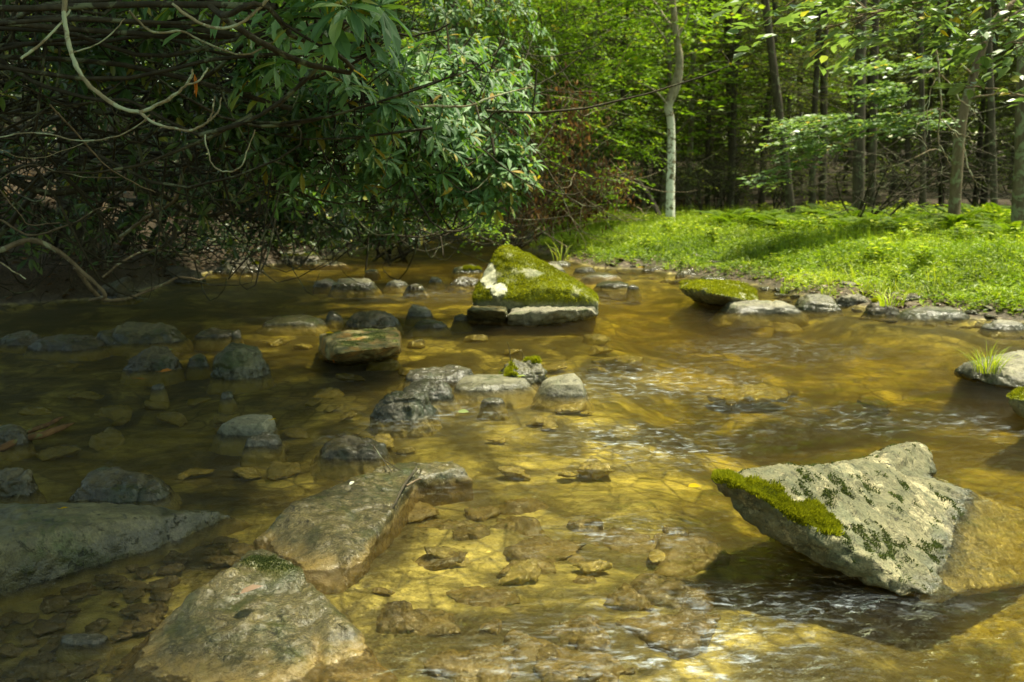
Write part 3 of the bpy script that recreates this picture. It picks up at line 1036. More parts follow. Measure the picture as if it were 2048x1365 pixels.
rock_obj('ledge_rock', led2, M['rock_grey'], 'long pale wet ledge rock along the water side of the mossy boulder', 'rock')

# mossy slab by the right bank
_ms = P3((1355, 566, .16), (1375, 560, .20), (1430, 560, .22), (1490, 566, .18), (1515, 585, .12), (1518, 605, .05), (1480, 612, .02), (1420, 605, .04), (1375, 592, .06), (1357, 578, .11), (1400, 600, .0), (1470, 616, -.02), (1440, 590, .17))
_ms += [(x, y + .1, -.15) for x, y, z in P3((1420, 596, 0), (1500, 600, 0), (1470, 570, 0))]
msl = hull_rock([_ms], 0.016, 1, 0.025, 5, 24)
o, c, mk = rock_obj('mossy_slab', msl, M['rock_moss'], 'low moss-covered slab leaning out of the water near the grassy bank', 'rock', None, lambda V, N: sm((N[:, 2] - 0.05) / 0.3) * sm((fbm(V * 6, 3, 4) + .45) / .2) * sm((V[:, 2] - .05) / .03))
moss_tufts(o, msl, mk, 16000, 0.018, 0.008, M['moss'], 5, c, up=0.1)

def mossf(thr=-0.1, nz=0.2, zz=0.03, sc=5, px0=None, px1=None):
    def f(V, N):
        m = sm((fbm(V * sc, 3, 14) - thr) / .15) * sm((N[:, 2] - nz) / .3) * sm((V[:, 2] - zz) / .02)
        if px0 is not None:
            px, py = project(V)
            m = m * (px > px0) * (px < px1)
        return m
    return f
# x0, x1, ytop, ybase, depth ratio, material, amp, seed, label, extra
ROCKS = [
 (618, 768, 866, 921, .95, 'rock_dark', .016, 31, 'dark rough domed rock beyond the twig on the flat slab', {}),
 (425, 540, 826, 872, .8, 'rock_smooth', .010, 32, 'flat pale-topped rock with a small yellow leaf, just left of midstream', {'flat': .8, 'topin': .85}),
 (480, 558, 860, 894, .8, 'rock_wet', .008, 33, 'small flat wet rock touching the near side of the flat pale-topped rock', {}),
 (745, 865, 768, 838, .9, 'rock_wet', .022, 34, 'dark wet rock with a steep undercut front at the left of the midstream cluster', {'flat': .7}),
 (790, 905, 755, 800, .8, 'rock_wet', .016, 35, 'shiny wet rock lying behind the dark undercut rock', {}),
 (805, 952, 729, 764, .8, 'rock_wet', .022, 36, 'lumpy glistening wet rock at the back of the midstream cluster', {}),
 (903, 1062, 747, 782, .95, 'rock_smooth', .006, 37, 'smooth domed tan slab below the rock with grass stems', {'topin': .6, 'flat': .6}),
 (997, 1102, 712, 768, .8, 'rock_olive', .022, 38, 'dark mossy lump of rock with thin stems growing on it', {'moss': mossf(.05, .2, .02, 9)}),
 (1080, 1178, 744, 792, 1.1, 'rock_smooth', .006, 39, 'smooth oval grey-green slab right of the rock with grass stems', {'topin': .65}),
 (962, 1010, 792, 808, .8, 'rock_wet', .008, 40, 'very small wet stone between the smooth slab and the white ripples', {}),
 (412, 518, 680, 757, .85, 'rock_olive', .018, 41, 'chunky angular olive boulder alone in the shaded water', {'flat': .7, 'topin': .62}),
 (248, 345, 684, 742, .8, 'rock_dark', .02, 42, 'dark jagged rock left of the chunky angular boulder with an orange leaf at its foot', {}),
 (368, 412, 698, 734, .9, 'rock_dark', .01, 43, 'small dark rock touching the chunky angular boulder', {}),
 (172, 343, 640, 690, .9, 'rock_olive', .03, 44, 'wide low olive rock in the shaded water near the left bank', {'flat': .55}),
 (40, 180, 664, 702, .9, 'rock_dark', .025, 45, 'low dark broken rock at the left of the wide low olive rock', {}),
 (-30, 70, 657, 690, .9, 'rock_dark', .02, 46, 'dark flat rock cut by the left edge of the picture in the shaded water', {}),
 (381, 460, 656, 676, .9, 'rock_dark', .012, 47, 'small flat stone between the wide olive rock and the chunky boulder', {}),
 (460, 482, 652, 676, .9, 'rock_wet', .006, 48, 'tiny upright black stone behind the chunky angular boulder', {}),
 (684, 792, 615, 655, .8, 'rock_dark', .03, 49, 'dark rough rock directly behind the yellow block', {}),
 (812, 862, 606, 634, .9, 'rock_grey', .01, 50, 'tilted flat grey stone behind the yellow block to its right', {'lean': -.35, 'flat': .8}),
 (820, 890, 637, 656, .8, 'rock_dark', .012, 51, 'thin dark stone in front of the tilted grey stone', {}),
 (905, 938, 622, 642, .8, 'rock_wet', .008, 52, 'tiny dark stone left of the square ledge rock', {}),
 (648, 684, 615, 640, .8, 'rock_wet', .008, 53, 'small black stone left of the dark rough rock', {}),
 (520, 640, 628, 652, .9, 'rock_olive', .015, 54, 'long low barely emerging rock in the dim riffle', {}),
 (625, 668, 549, 574, .8, 'rock_grey', .012, 55, 'pale-topped round stone far out in the dim water', {}),
 (655, 745, 553, 580, .9, 'rock_olive', .02, 56, 'low rounded olive rock beside the pale-topped round stone', {}),
 (768, 815, 556, 572, .8, 'rock_grey', .01, 57, 'small grey stone with a light crown behind the riffle', {}),
 (810, 850, 562, 580, .8, 'rock_dark', .01, 58, 'small dark stone next to the light-crowned grey stone', {}),
 (854, 884, 549, 565, .9, 'rock_grey', .008, 59, 'little pale round stone left of the mossy boulder', {}),
 (903, 965, 521, 545, .9, 'rock_olive', .02, 60, 'far low rock dotted with moss and yellow leaves behind the mossy boulder', {'moss': mossf(0, .1, .02, 4)}),
 (900, 960, 548, 570, .7, 'rock_dark', .02, 61, 'dark low rock touching the left side of the mossy boulder', {}),
 (1040, 1130, 524, 548, .8, 'rock_grey', .02, 62, 'low grey shore stone behind the mossy boulder', {}),
 (728, 756, 536, 546, .8, 'rock_tan', .008, 63, 'small flat far stone in the dark upstream water', {}),
 (602, 690, 522, 532, .5, 'rock_tan', .01, 64, 'thin pale far stone lying flat by the dark left bank', {}),
 (1092, 1145, 518, 532, .8, 'rock_grey', .015, 65, 'flat stone at the tip of the grassy bank', {}),
 (1150, 1192, 530, 545, .8, 'rock_dark', .012, 66, 'dark stone at the waterline below the tip of the grassy bank', {}),
 (1165, 1250, 543, 558, .6, 'rock_tan', .012, 67, 'long pale flat stone in the shallows behind the mossy boulder', {}),
 (1196, 1262, 558, 574, .7, 'rock_olive', .012, 68, 'low olive stone right of the mossy boulder', {}),
 (1256, 1280, 566, 578, .8, 'rock_wet', .005, 69, 'tiny glistening grey stone right of the low olive stone', {}),
 (1286, 1342, 527, 543, .7, 'rock_dark', .012, 70, 'flat dark slate stone at the edge of the grass with a yellow leaf beside it', {'topin': .85}),
 (1352, 1400, 532, 554, .8, 'rock_tan', .015, 71, 'pale pinkish block stone at the edge of the grass', {'lean': .2}),
 (1400, 1460, 545, 562, .7, 'rock_olive', .012, 72, 'low stone between the pale block and the grass', {}),
 (1448, 1610, 597, 627, .5, 'rock_grey', .02, 73, 'long low crumbly wet rock in front of the low moss-covered slab', {'flat': .6}),
 (1600, 1690, 585, 622, .8, 'rock_olive', .015, 74, 'smooth olive shore rock right of the long low crumbly rock', {'topin': .6}),
 (1680, 1745, 574, 612, .6, 'rock_grey', .03, 75, 'jagged purplish-brown chunk of stone on the shore', {'lean': .2}),
 (1735, 1808, 594, 630, .7, 'rock_dark', .015, 76, 'dark wedge rock at the water edge with weeds on top', {'lean': -.25, 'moss': mossf(.1, .3, .06, 7)}),
 (1808, 1955, 610, 640, .6, 'rock_olive', .012, 77, 'broad flat olive shore rock near the gravel patch', {'topin': .85}),
 (1890, 1990, 598, 618, .5, 'rock_grey', .015, 78, 'thin grey slate lying on the shore behind the broad flat rock', {}),
 (1975, 2070, 638, 660, .7, 'rock_grey', .01, 79, 'grey low rock at the right edge where the shore gravel ends', {}),
 (110, 316, 936, 1008, .8, 'rock_dark', .016, 81, 'dark flat rough rock behind the broad olive boulder', {'flat': .8, 'topin': .85}),
 (-40, 52, 936, 994, .9, 'rock_dark', .014, 82, 'dark rough rock cut by the left edge above the broad olive boulder', {'flat': .8}),
 (298, 328, 764, 780, .9, 'rock_wet', .004, 83, 'tiny bluish stone below the dark jagged rock', {}),
 (438, 464, 776, 797, .9, 'rock_wet', .004, 84, 'tiny pale stone below the chunky angular boulder', {}),
 (180, 268, 549, 600, .7, 'rock_dark', .03, 85, 'big dark round boulder at the foot of the left bank', {}),
 (430, 520, 508, 546, .7, 'rock_dark', .03, 86, 'dark mossy boulder on the shaded far left bank', {'moss': mossf(0, .2, .1, 3)}),
 (545, 640, 494, 528, .7, 'rock_dark', .04, 87, 'dark mossy boulder nearest the pale thin far stone', {'moss': mossf(0, .2, .1, 3)}),
 (310, 400, 528, 566, .6, 'rock_dark', .03, 88, 'dark flat boulder among roots on the left bank', {}),
 (-40, 40, 842, 892, .9, 'rock_dark', .015, 89, 'dark rock beside the rotten wood at the left edge', {}),
 (100, 210, 1266, 1292, .5, 'rock_wet', .006, 90, 'dark wet glinting stone breaking the shallow surface at the lower left', {}),
]
for x0, x1, yt, yb, ratio, mat, amp, seed, label, ex in ROCKS:
    mf = ex.pop('moss', None) if 'moss' in ex else None
    H, W = box_rock(x0, x1, yt, yb, ratio, seed, **ex)
    vox = max(0.007, W / 42)
    R_ = hull_rock(H, vox, 1, amp * 0.95, 1.6 / max(W, .12) + 3, seed, amp * 0.15)
    o, c, mk = rock_obj('rock', R_, M[mat], label, 'rock', 'rocks standing out of the stream', mf)
    if mf is not None:
        moss_tufts(o, R_, mk, 2500, 0.02, 0.006, M['moss'], seed, c)

# yellow block
_yb = P3((640, 668, .13), (668, 664, .17), (790, 656, .17), (800, 665, .15), (802, 705, .02), (760, 722, .0), (690, 728, .0), (650, 722, .0), (635, 700, .03), (638, 720, -.1), (800, 710, -.1), (690, 735, -.2), (760, 725, -.2), (650, 690, -.2), (690, 670, .155), (678, 700, .08))
_yb += [(x, y + .25, z) for x, y, z in P3((660, 720, .14), (790, 705, .14), (660, 720, -.2), (790, 705, -.2))]
ybr = hull_rock([_yb], 0.011, 1, 0.012, 8, 25)
o, c, mk = rock_obj('yellow_block', ybr, M['rock_yellow'], 'oblong ochre and orange block of rock lit by the sun in midstream', 'rock', None, lambda V, N: sm((N[:, 2] - .75) / .15) * sm((fbm(V * 9, 3, 3) + .0) / .15) * .8)
moss_tufts(o, ybr, mk, 2500, 0.008, 0.004, M['moss_dark'], 8, c)

# rocks at the right edge
_re = P3((1908, 742, .03), (1925, 728, .07), (1960, 720, .10), (2010, 708, .12), (2070, 700, .13), (2110, 710, .12), (1912, 752, .0), (1975, 768, .0), (2030, 778, -.01), (2100, 790, -.01), (2110, 730, -.1), (1990, 735, .09), (2040, 740, .08), (1920, 752, -.2), (2100, 790, -.2), (2100, 720, -.2), (1960, 720, -.1))
rer = hull_rock([_re], 0.012, 1, 0.018, 7, 26, 0.006, (0.1, -.3, 1))
grass_rock, grc, _ = rock_obj('grass_rock', rer, M['rock_grey'], 'layered grey rock at the right edge carrying a tuft of long grass', 'rock')
_rm = P3((2010, 792, .13), (2030, 782, .15), (2080, 780, .16), (2130, 800, .15), (2015, 806, .10), (2035, 828, .03), (2060, 850, .0), (2130, 870, .0), (2060, 840, -.15), (2130, 860, -.15), (2130, 800, -.15), (2040, 800, .13))
rmr = hull_rock([_rm], 0.010, 1, 0.012, 8, 27)
o, c, mk = rock_obj('mossy_rock', rmr, M['rock_moss'], 'mossy wedge of rock poking in at the right edge below the grass tuft', 'rock', None, lambda V, N: sm((N[:, 2] - .1) / .25) * sm((V[:, 2] - .06) / .03))
moss_tufts(o, rmr, mk, 7000, 0.016, 0.005, M['moss'], 9, c)

# stones under the water ----------------------------------------------------
variants = []
for k in range(7):
    rng = np.random.default_rng(200 + k)
    pts = rand_unit(rng, 13) * rng.uniform(.75, 1.0, (13, 1)) * np.array((1.0, rng.uniform(.6, .95), rng.uniform(.2, .4)))
    pts = [tuple(p) for p in pts]
    V, F, N = hull_rock([pts], 0.06, 1, 0.10, 2.2, 300 + k)
    a = Acc()
    a.add(V, F)
    me = a.mesh('cobble', M['cobble'])
    me.attributes.new('moss', 'FLOAT', 'POINT')
    variants.append(me)
variants2 = []
for me in variants:
    m2 = me.copy()
    m2.materials.clear()
    m2.materials.append(M['rock_olive'])
    variants2.append(m2)
def cobble(px, py, wpx, rng, label, group, lift=0.25, vs=variants, cat='cobble'):
    p = atz(px, py, -0.12)
    r = wpx / FPX * p[1] / 2
    h = gh(p[0], p[1])
    p = atz(px, py, h)
    o = link('cobble', vs[rng.integers(len(vs))])
    o.location = (p[0], p[1], h + r * lift * 0.5)
    o.rotation_euler = (rng.normal(0, .12), rng.normal(0, .12), rng.uniform(0, 6.28))
    s = r * rng.uniform(.85, 1.15)
    o.scale = (s, s, s * rng.uniform(.7, 1.2))
    top = o.location.z + 0.35 * s
    if top > -0.012:
        o.location.z -= top + 0.012
    tag(o, label, cat, group)
rng = np.random.default_rng(5)
for k in range(150):
    px, py = rng.uniform(-20, 520), rng.uniform(1090, 1380)
    if py < 1210 - px * 0.32 + 20 and px < 250:
        continue
    if px > 330 and py > 1480 - px * 0.75:
        continue
    cobble(px, py, rng.uniform(40, 105), rng, 'small flat brown cobble on the shallow bed at the lower left', 'cobbles on the shallow bed', .5)
for k in range(46):
    px, py = rng.uniform(740, 1400), rng.uniform(1000, 1370)
    if px > 1230 and rng.random() < .55:
        continue
    cobble(px, py, rng.choice((90, 150, 210, 280)) * rng.uniform(.8, 1.1), rng, 'rounded amber cobble under the rippling foreground water', 'cobbles under the foreground water', .1)
for k in range(60):
    px, py = rng.uniform(20, 1250), rng.uniform(680, 960)
    cobble(px, py, rng.uniform(50, 130), rng, 'dim stone under the midstream water', 'stones under the midstream water', .4, variants2)
for px, py, wx in ((1500, 815, 250), (1740, 830, 170), (1315, 1130, 110), (700, 762, 130), (1240, 735, 170), (1560, 668, 230), (1180, 1150, 130), (1040, 1160, 140), (900, 1120, 150)):
    cobble(px, py, wx, rng, 'large flat slab lying under the sunlit water', 'large slabs under the sunlit water', .5, variants2, 'rock')
# pebbles and cobbles along the right shore
for k in range(240):
    px = rng.uniform(1050, 2060)
    i = np.searchsorted([p[0] for p in _sh], px)
    i = min(max(i, 1), len(_sh) - 1)
    (xa, ya), (xb, yb) = _sh[i - 1], _sh[i]
    yy = ya + (yb - ya) * (px - xa) / (xb - xa) + rng.uniform(-26, 14)
    p = atz(px, yy)
    r = rng.choice((.02, .03, .05, .08, .12)) * rng.uniform(.7, 1.2)
    h = gh(p[0], p[1])
    if h > .22:
        continue
    o = link('shore_stone', [variants, variants2][rng.integers(2)][rng.integers(7)])
    o.location = (p[0], p[1], h + r * .12)
    o.rotation_euler = (rng.normal(0, .15), rng.normal(0, .15), rng.uniform(0, 6.28))
    o.scale = (r, r * .9, r * .8)
    tag(o, 'small stone on the muddy shore below the grass', 'stone', 'small stones along the grassy shore')

# ------------------------------------------------------------------ grass bank
def shore_filter(x, y, lo=0.25):
    h, d, rs = ground_h(x, y, True)
    return h, d, (d > lo) & (rs > 0.5)
def in_view(x, y, m=80):
    px, py = project(np.stack([x, y, np.full(len(x), 0.4)], 1))
    return (px > -m) & (px < 2048 + m)
def make_grass():
    rng = np.random.default_rng(77)
    acc = Acc()
    n = 150000
    y = 7.5 + 21 * rng.random(n) ** 1.35
    x = rng.uniform(-1.0, 16, n)
    h, d, ok = shore_filter(x, y, 0.03)
    ok &= in_view(x, y)
    patch = fbm2(x, y, 0.8, 3, 51)
    dens = sm((d + 0.02 + 0.6 * patch) / 0.6) * (1 - 0.75 * sm((d - 5.5 + 1.5 * patch) / 1.5)) * (1 - 0.9 * sm((y - 22) / 5))
    ok &= rng.random(n) < dens
    x, y, h, d, patch = x[ok], y[ok], h[ok], d[ok], patch[ok]
    n = len(x)
    H = (0.09 + 0.10 * sm(d / 2) + 0.14 * patch + 0.08 * fbm2(x, y, 2.6, 3, 52)) * rng.uniform(0.35, 1.15, n)
    H = np.maximum(H, .03)
    P = np.stack([x, y, h - 0.01], 1)
    sun_lean = rng.normal(0, 0.25, (n, 3))
    sun_lean[:, 2] = 1
    up = unit(sun_lean)
    col = np.clip(0.45 + 0.45 * fbm2(x, y, 0.55, 3, 8) + rng.normal(0, .17, n), 0, 1)
    # stems
    leaves(acc, P, up, rand_unit(rng, n), H * 1.05, 0.005, 'blade', col * 0.6)
    # small lance leaves up the stem
    for k in range(4):
        t = rng.uniform(0.35, 1.0, n)
        a = rng.uniform(0, 2 * math.pi, n)
        Dv = np.stack([np.cos(a), np.sin(a), rng.uniform(-0.15, 0.7, n)], 1)
        L = rng.uniform(.035, .075, n)
        leaves(acc, P + up * (H * t)[:, None], Dv, up + rng.normal(0, .3, (n, 3)), L, L * rng.uniform(.22, .42, n), 'diamond',
               np.clip(col + rng.normal(0, .12, n), 0, 1))
    # arching grass blades
    m = n // 2
    sel = rng.choice(n, m, False)
    a = rng.uniform(0, 2 * math.pi, m)
    Dv = np.stack([np.cos(a) * .55, np.sin(a) * .55, np.ones(m)], 1)
    leaves(acc, P[sel], Dv, -np.stack([np.cos(a), np.sin(a), np.zeros(m)], 1) * -1, H[sel] * rng.uniform(1.1, 1.9, m), 0.008, 'blade', np.clip(col[sel] + .1, 0, 1))
    o = link('grass', acc.mesh('grass', M['grass'], False))
    tag(o, 'bright sunlit grass and low herbs covering the right bank', 'grass', kind='stuff')
make_grass()

def litter(name, n, xr, yr, cond, mat, L, label, seed):
    rng = np.random.default_rng(seed)
    x = rng.uniform(*xr, n)
    y = rng.uniform(*yr, n)
    h, d, rs = ground_h(x, y, True)
    ok = cond(x, y, h, d, rs)
    x, y, h = x[ok], y[ok], h[ok]
    n = len(x)
    a = rng.uniform(0, 6.28, n)
    acc = Acc()
    leaves(acc, np.stack([x, y, h + rng.uniform(.004, .035, n)], 1), np.stack([np.cos(a), np.sin(a), rng.normal(0, .3, n)], 1),
           np.array((0, 0, 1.0)) + rng.normal(0, .4, (n, 3)), L * rng.uniform(.5, 1.3, n), L * rng.uniform(.25, .6, n), 'oval', rng.random(n))
    o = link(name, acc.mesh(name, M[mat], False))
    tag(o, label, 'leaf litter', kind='stuff')
litter('leaf_litter', 60000, (-12, 6), (7, 34), lambda x, y, h, d, rs: (d > .08) & ((rs < .6) | (y > 24)) & in_view(x, y), 'litter', .09, 'brown fallen leaves strewn over the shaded left bank and forest floor', 4)
litter('shore_debris', 9000, (0, 8), (8, 19), lambda x, y, h, d, rs: (d > .03) & (d < .7) & (rs > .6), 'leaf_brown', .05, 'bits of dead leaf on the muddy strip below the grass', 6)

# ferns and herbs
def fern_mesh(seed, n=9, L=0.55):
    rng = np.random.default_rng(seed)
    acc = Acc()
    for i in range(n):
        a = i / n * 6.28 + rng.uniform(-.3, .3)
        l = L * rng.uniform(.75, 1.15)
        el = rng.uniform(.75, 1.15)
        t = np.linspace(0, 1, 15)
        ang = el - t * 1.25
        seg = l / 15
        r = np.cumsum(np.cos(ang)) * seg
        z = np.cumsum(np.sin(ang)) * seg
        P = np.stack([np.cos(a) * r, np.sin(a) * r, z], 1)
        tube(acc, P, np.linspace(.004, .0015, 15), 3, .3)
        T = unit(np.gradient(P, axis=0))
        S = np.array((-math.sin(a), math.cos(a), 0.0))
        U = np.cross(T, S) * -1
        w = l * 0.24 * np.sin(np.clip(t * .95 + .05, 0, 1) * math.pi) ** .7 * (1.1 - .45 * t)
        for s in (-1, 1):
            for o_ in (0, .5):
                Q = P + T * seg * o_
                leaves(acc, Q[2:], S * s + T[2:] * .35 + np.array((0, 0, -.15)), np.cross(T[2:], S) * 1.0, w[2:], seg * .75, 'diamond', np.clip(rng.normal(.5, .2, 13), 0, 1))
    return acc.mesh('fern', M['fern'], False)
FERN = [fern_mesh(k) for k in (1, 2, 3)]
def herb_mesh(seed, n=7, h=0.3, L=.09):
    rng = np.random.default_rng(seed)
    acc = Acc()
    for s in range(n):
        b = rng.normal(0, .05, 3)
        b[2] = 0
        P = spline([b, b + np.array((rng.normal(0, .04), rng.normal(0, .04), h * .5)), b + np.array((rng.normal(0, .1), rng.normal(0, .1), h * rng.uniform(.7, 1.1)))], 7)
        tube(acc, P, .003, 3, .2)
        for k in range(2, 7):
            for q in range(2):
                a = rng.uniform(0, 6.28)
                l = L * rng.uniform(.6, 1.2)
                leaves(acc, [P[k]], [(math.cos(a), math.sin(a), rng.uniform(-.1, .5))], [(0, 0, 1)], l, l * .5, 'oval', [rng.random()])
    return acc.mesh('herb', M['grass'], False)
HERB = [herb_mesh(k) for k in (4, 5, 6)]
rng = np.random.default_rng(12)
nf = 0
while nf < 115:
    px, py = rng.uniform(1430, 2070), rng.uniform(392, 462)
    D = rng.uniform(12.5, 20)
    p = atd(px, py, D)
    x, y = p[0], p[1]
    h, d, rs = ground_h(np.array([x]), np.array([y]), True)
    if d[0] < 3.2 or rs[0] < .9:
        continue
    o = link('fern', FERN[rng.integers(3)])
    o.location = (x, y, h[0])
    s = rng.uniform(.75, 1.35)
    o.scale = (s, s, s * rng.uniform(.8, 1.1))
    o.rotation_euler = (rng.normal(0, .1), rng.normal(0, .1), rng.uniform(0, 6.28))
    tag(o, 'yellow-green fern in the bed of ferns behind the grassy bank', 'fern', 'ferns behind the grassy bank')
    nf += 1
nf = 0
while nf < 170:
    x, y = rng.uniform(.5, 10), rng.uniform(9, 26)
    h, d, rs = ground_h(np.array([x]), np.array([y]), True)
    if d[0] < .15 or rs[0] < .8 or not in_view(np.array([x]), np.array([y]), 0)[0]:
        continue
    o = link('herb', HERB[rng.integers(3)])
    o.location = (x, y, h[0])
    s = rng.uniform(.4, 1.15) * (.6 if d[0] < 1 else 1)
    o.scale = (s, s, s)
    o.rotation_euler = (0, 0, rng.uniform(0, 6.28))
    tag(o, 'leafy green herb standing among the bank grass', 'herb', 'leafy herbs among the bank grass')
    nf += 1

def blade_tuft(name, base, n, L, W, spread, seed, label, mat='grass', lean=0.5, cat='grass tuft'):
    rng = np.random.default_rng(seed)
    acc = Acc()
    for i in range(n):
        a = rng.uniform(0, 6.28)
        r = spread * math.sqrt(rng.random())
        b = np.array((math.cos(a) * r, math.sin(a) * r * .7, 0))
        d = np.array((math.cos(a + rng.normal(0, .6)), math.sin(a + rng.normal(0, .6)), 0))
        l = L * rng.uniform(.45, 1.15)
        k = lean * rng.uniform(.4, 1.5)
        t = np.linspace(0, 1, 7)[:, None]
        P = b + d * l * k * t ** 1.8 + np.array((0, 0, 1.0)) * l * (t - .45 * k * t ** 2.6)
        S = np.cross(d, (0, 0, 1.0)) * W * (0.5 * (1 - t ** 2) + .02)
        V = np.stack([P - S, P + S], 1).reshape(-1, 3)
        F = [(2 * j, 2 * j + 1, 2 * j + 3, 2 * j + 2) for j in range(6)]
        acc.add(V, F, rng.uniform(.3, 1))
    o = link(name, acc.mesh(name, M[mat], False), None, base)
    tag(o, label, cat)
    return o
def on_surface(px, py, z):
    return tuple(atz(px, py, z))
blade_tuft('grass_tuft', on_surface(1975, 745, .06), 130, .22, .004, .09, 1, 'tuft of long green grass growing on the layered rock at the right edge', lean=.8)
blade_tuft('grass_tuft', on_surface(1862, 605, .06), 16, .34, .008, .06, 2, 'tall thin grass tuft on the shore above the broad flat rock', lean=.45)
blade_tuft('grass_tuft', on_surface(1780, 612, .12), 40, .22, .009, .12, 3, 'leafy clump of grass hanging over the dark wedge rock at the shore', lean=.9)
blade_tuft('grass_tuft', on_surface(1653, 590, .06), 20, .16, .008, .07, 4, 'small grass tuft among the pebbles right of the low moss-covered slab', lean=.8)
blade_tuft('grass_tuft', on_surface(1566, 588, .06), 10, .14, .008, .05, 5, 'small grass sprig between the moss-covered slab and the smooth shore rock', lean=.5)
blade_tuft('grass_tuft', on_surface(1125, 522, .05), 18, .35, .012, .15, 6, 'pale arching grass clump at the tip of the grassy bank', lean=.8)

rng = np.random.default_rng(21)
for k in range(26):
    px = rng.uniform(1100, 2040)
    i = min(max(np.searchsorted([p[0] for p in _sh], px), 1), len(_sh) - 1)
    (xa, ya), (xb, yb) = _sh[i - 1], _sh[i]
    p = atz(px, ya + (yb - ya) * (px - xa) / (xb - xa) - rng.uniform(8, 30))
    blade_tuft('grass_tuft', (p[0], p[1], gh(p[0], p[1])), int(rng.integers(10, 26)), rng.uniform(.12, .3), .007, .08, 50 + k, 'small green tuft sprouting from the mud strip below the grass', lean=rng.uniform(.4, 1))['group'] = 'small tufts sprouting from the mud strip'

# ------------------------------------------------------------------ trees of the forest
def spray(acc, P0, Dh, L, n, lw, rng, kind='oval', nrm=(0, 0, 1), droop=.15, r=None, ww=.6):
    """flat leafy twig: n leaves on both sides of a drooping axis"""
    Dh = unit(np.asarray(Dh, float))
    S = unit(np.cross(Dh, nrm))
    t = (np.arange(n) + rng.random(n) * .6) / n
    side = np.where(np.arange(n) % 2, 1.0, -1.0)
    off = (rng.uniform(.05, .5, n) * (1 - .6 * t) * L * .55) * side
    P = P0 + Dh * (t * L)[:, None] + S * off[:, None] + np.array((0, 0, -1.0)) * (droop * L * t ** 2)[:, None]
    P += rng.normal(0, .018, (n, 3)) * L
    Dv = Dh + S * (side * rng.uniform(.4, 1.1, n))[:, None] + rng.normal(0, .15, (n, 3))
    N = np.asarray(nrm, float) + rng.normal(0, .28, (n, 3))
    l = lw * rng.uniform(.65, 1.2, n)
    leaves(acc, P, Dv, N, l, l * ww, kind, rng.random(n) if r is None else np.clip(r + rng.normal(0, .2, n), 0, 1))

def broadleaf(seed, H, crown_c, crown_r, ns, lw, spL, nl, mat, bark, r0=.08, kind='oval', low=0.0, flat=True):
    """trunk mesh + crown mesh of a small forest tree; origin at the base"""
    rng = np.random.default_rng(seed)
    tr = Acc()
    lean = rng.normal(0, .04 * H, 2)
    T = wobble(spline([(0, 0, -.2), (lean[0] * .3, lean[1] * .3, H * .35), (lean[0] * .8, lean[1] * .8, H * .7), (lean[0], lean[1], H)], 18), .035 * math.sqrt(H), rng, True)
    tube(tr, T, np.linspace(r0, r0 * .25, 18) * (1 + .5 * np.exp(-np.arange(18) / 1.0)), 8)
    cr = Acc()
    c = np.array(crown_c, float)
    R = np.array(crown_r, float)
    k = 0
    while k < ns:
        u = rand_unit(rng, 1)[0] * rng.uniform(.25, 1) ** .5
        P = c + u * R
        if P[2] < low:
            continue
        # bare pockets
        if fbm(P[None] * 0.9, 2, seed)[0] < -0.22:
            if rng.random() < .8:
                continue
        ax = T[min(17, max(2, int((P[2] / H) * 17)))]
        out = P - ax
        out[2] *= .25
        out = unit(out) + rng.normal(0, .25, 3) * np.array((1, 1, .35))
        if k % 7 == 0:
            a0 = T[min(16, max(3, int((P[2] / H) * 15)))]
            mid = (a0 + P) / 2 + np.array((0, 0, .12 * np.linalg.norm(P - a0)))
            tube(tr, wobble(spline([a0, mid, P], 8), .04, rng), np.linspace(r0 * .28, .006, 8), 4, cap=False)
        spray(cr, P, out, spL * rng.uniform(.6, 1.2), nl, lw, rng, kind, (0, 0, 1) if flat else unit(rng.normal(0, 1, 3) + np.array((0, 0, .8))), .2, rng.uniform(.1, .8))
        k += 1
    return tr.mesh('trunk', M[bark]), cr.mesh('crown', M[mat], False)

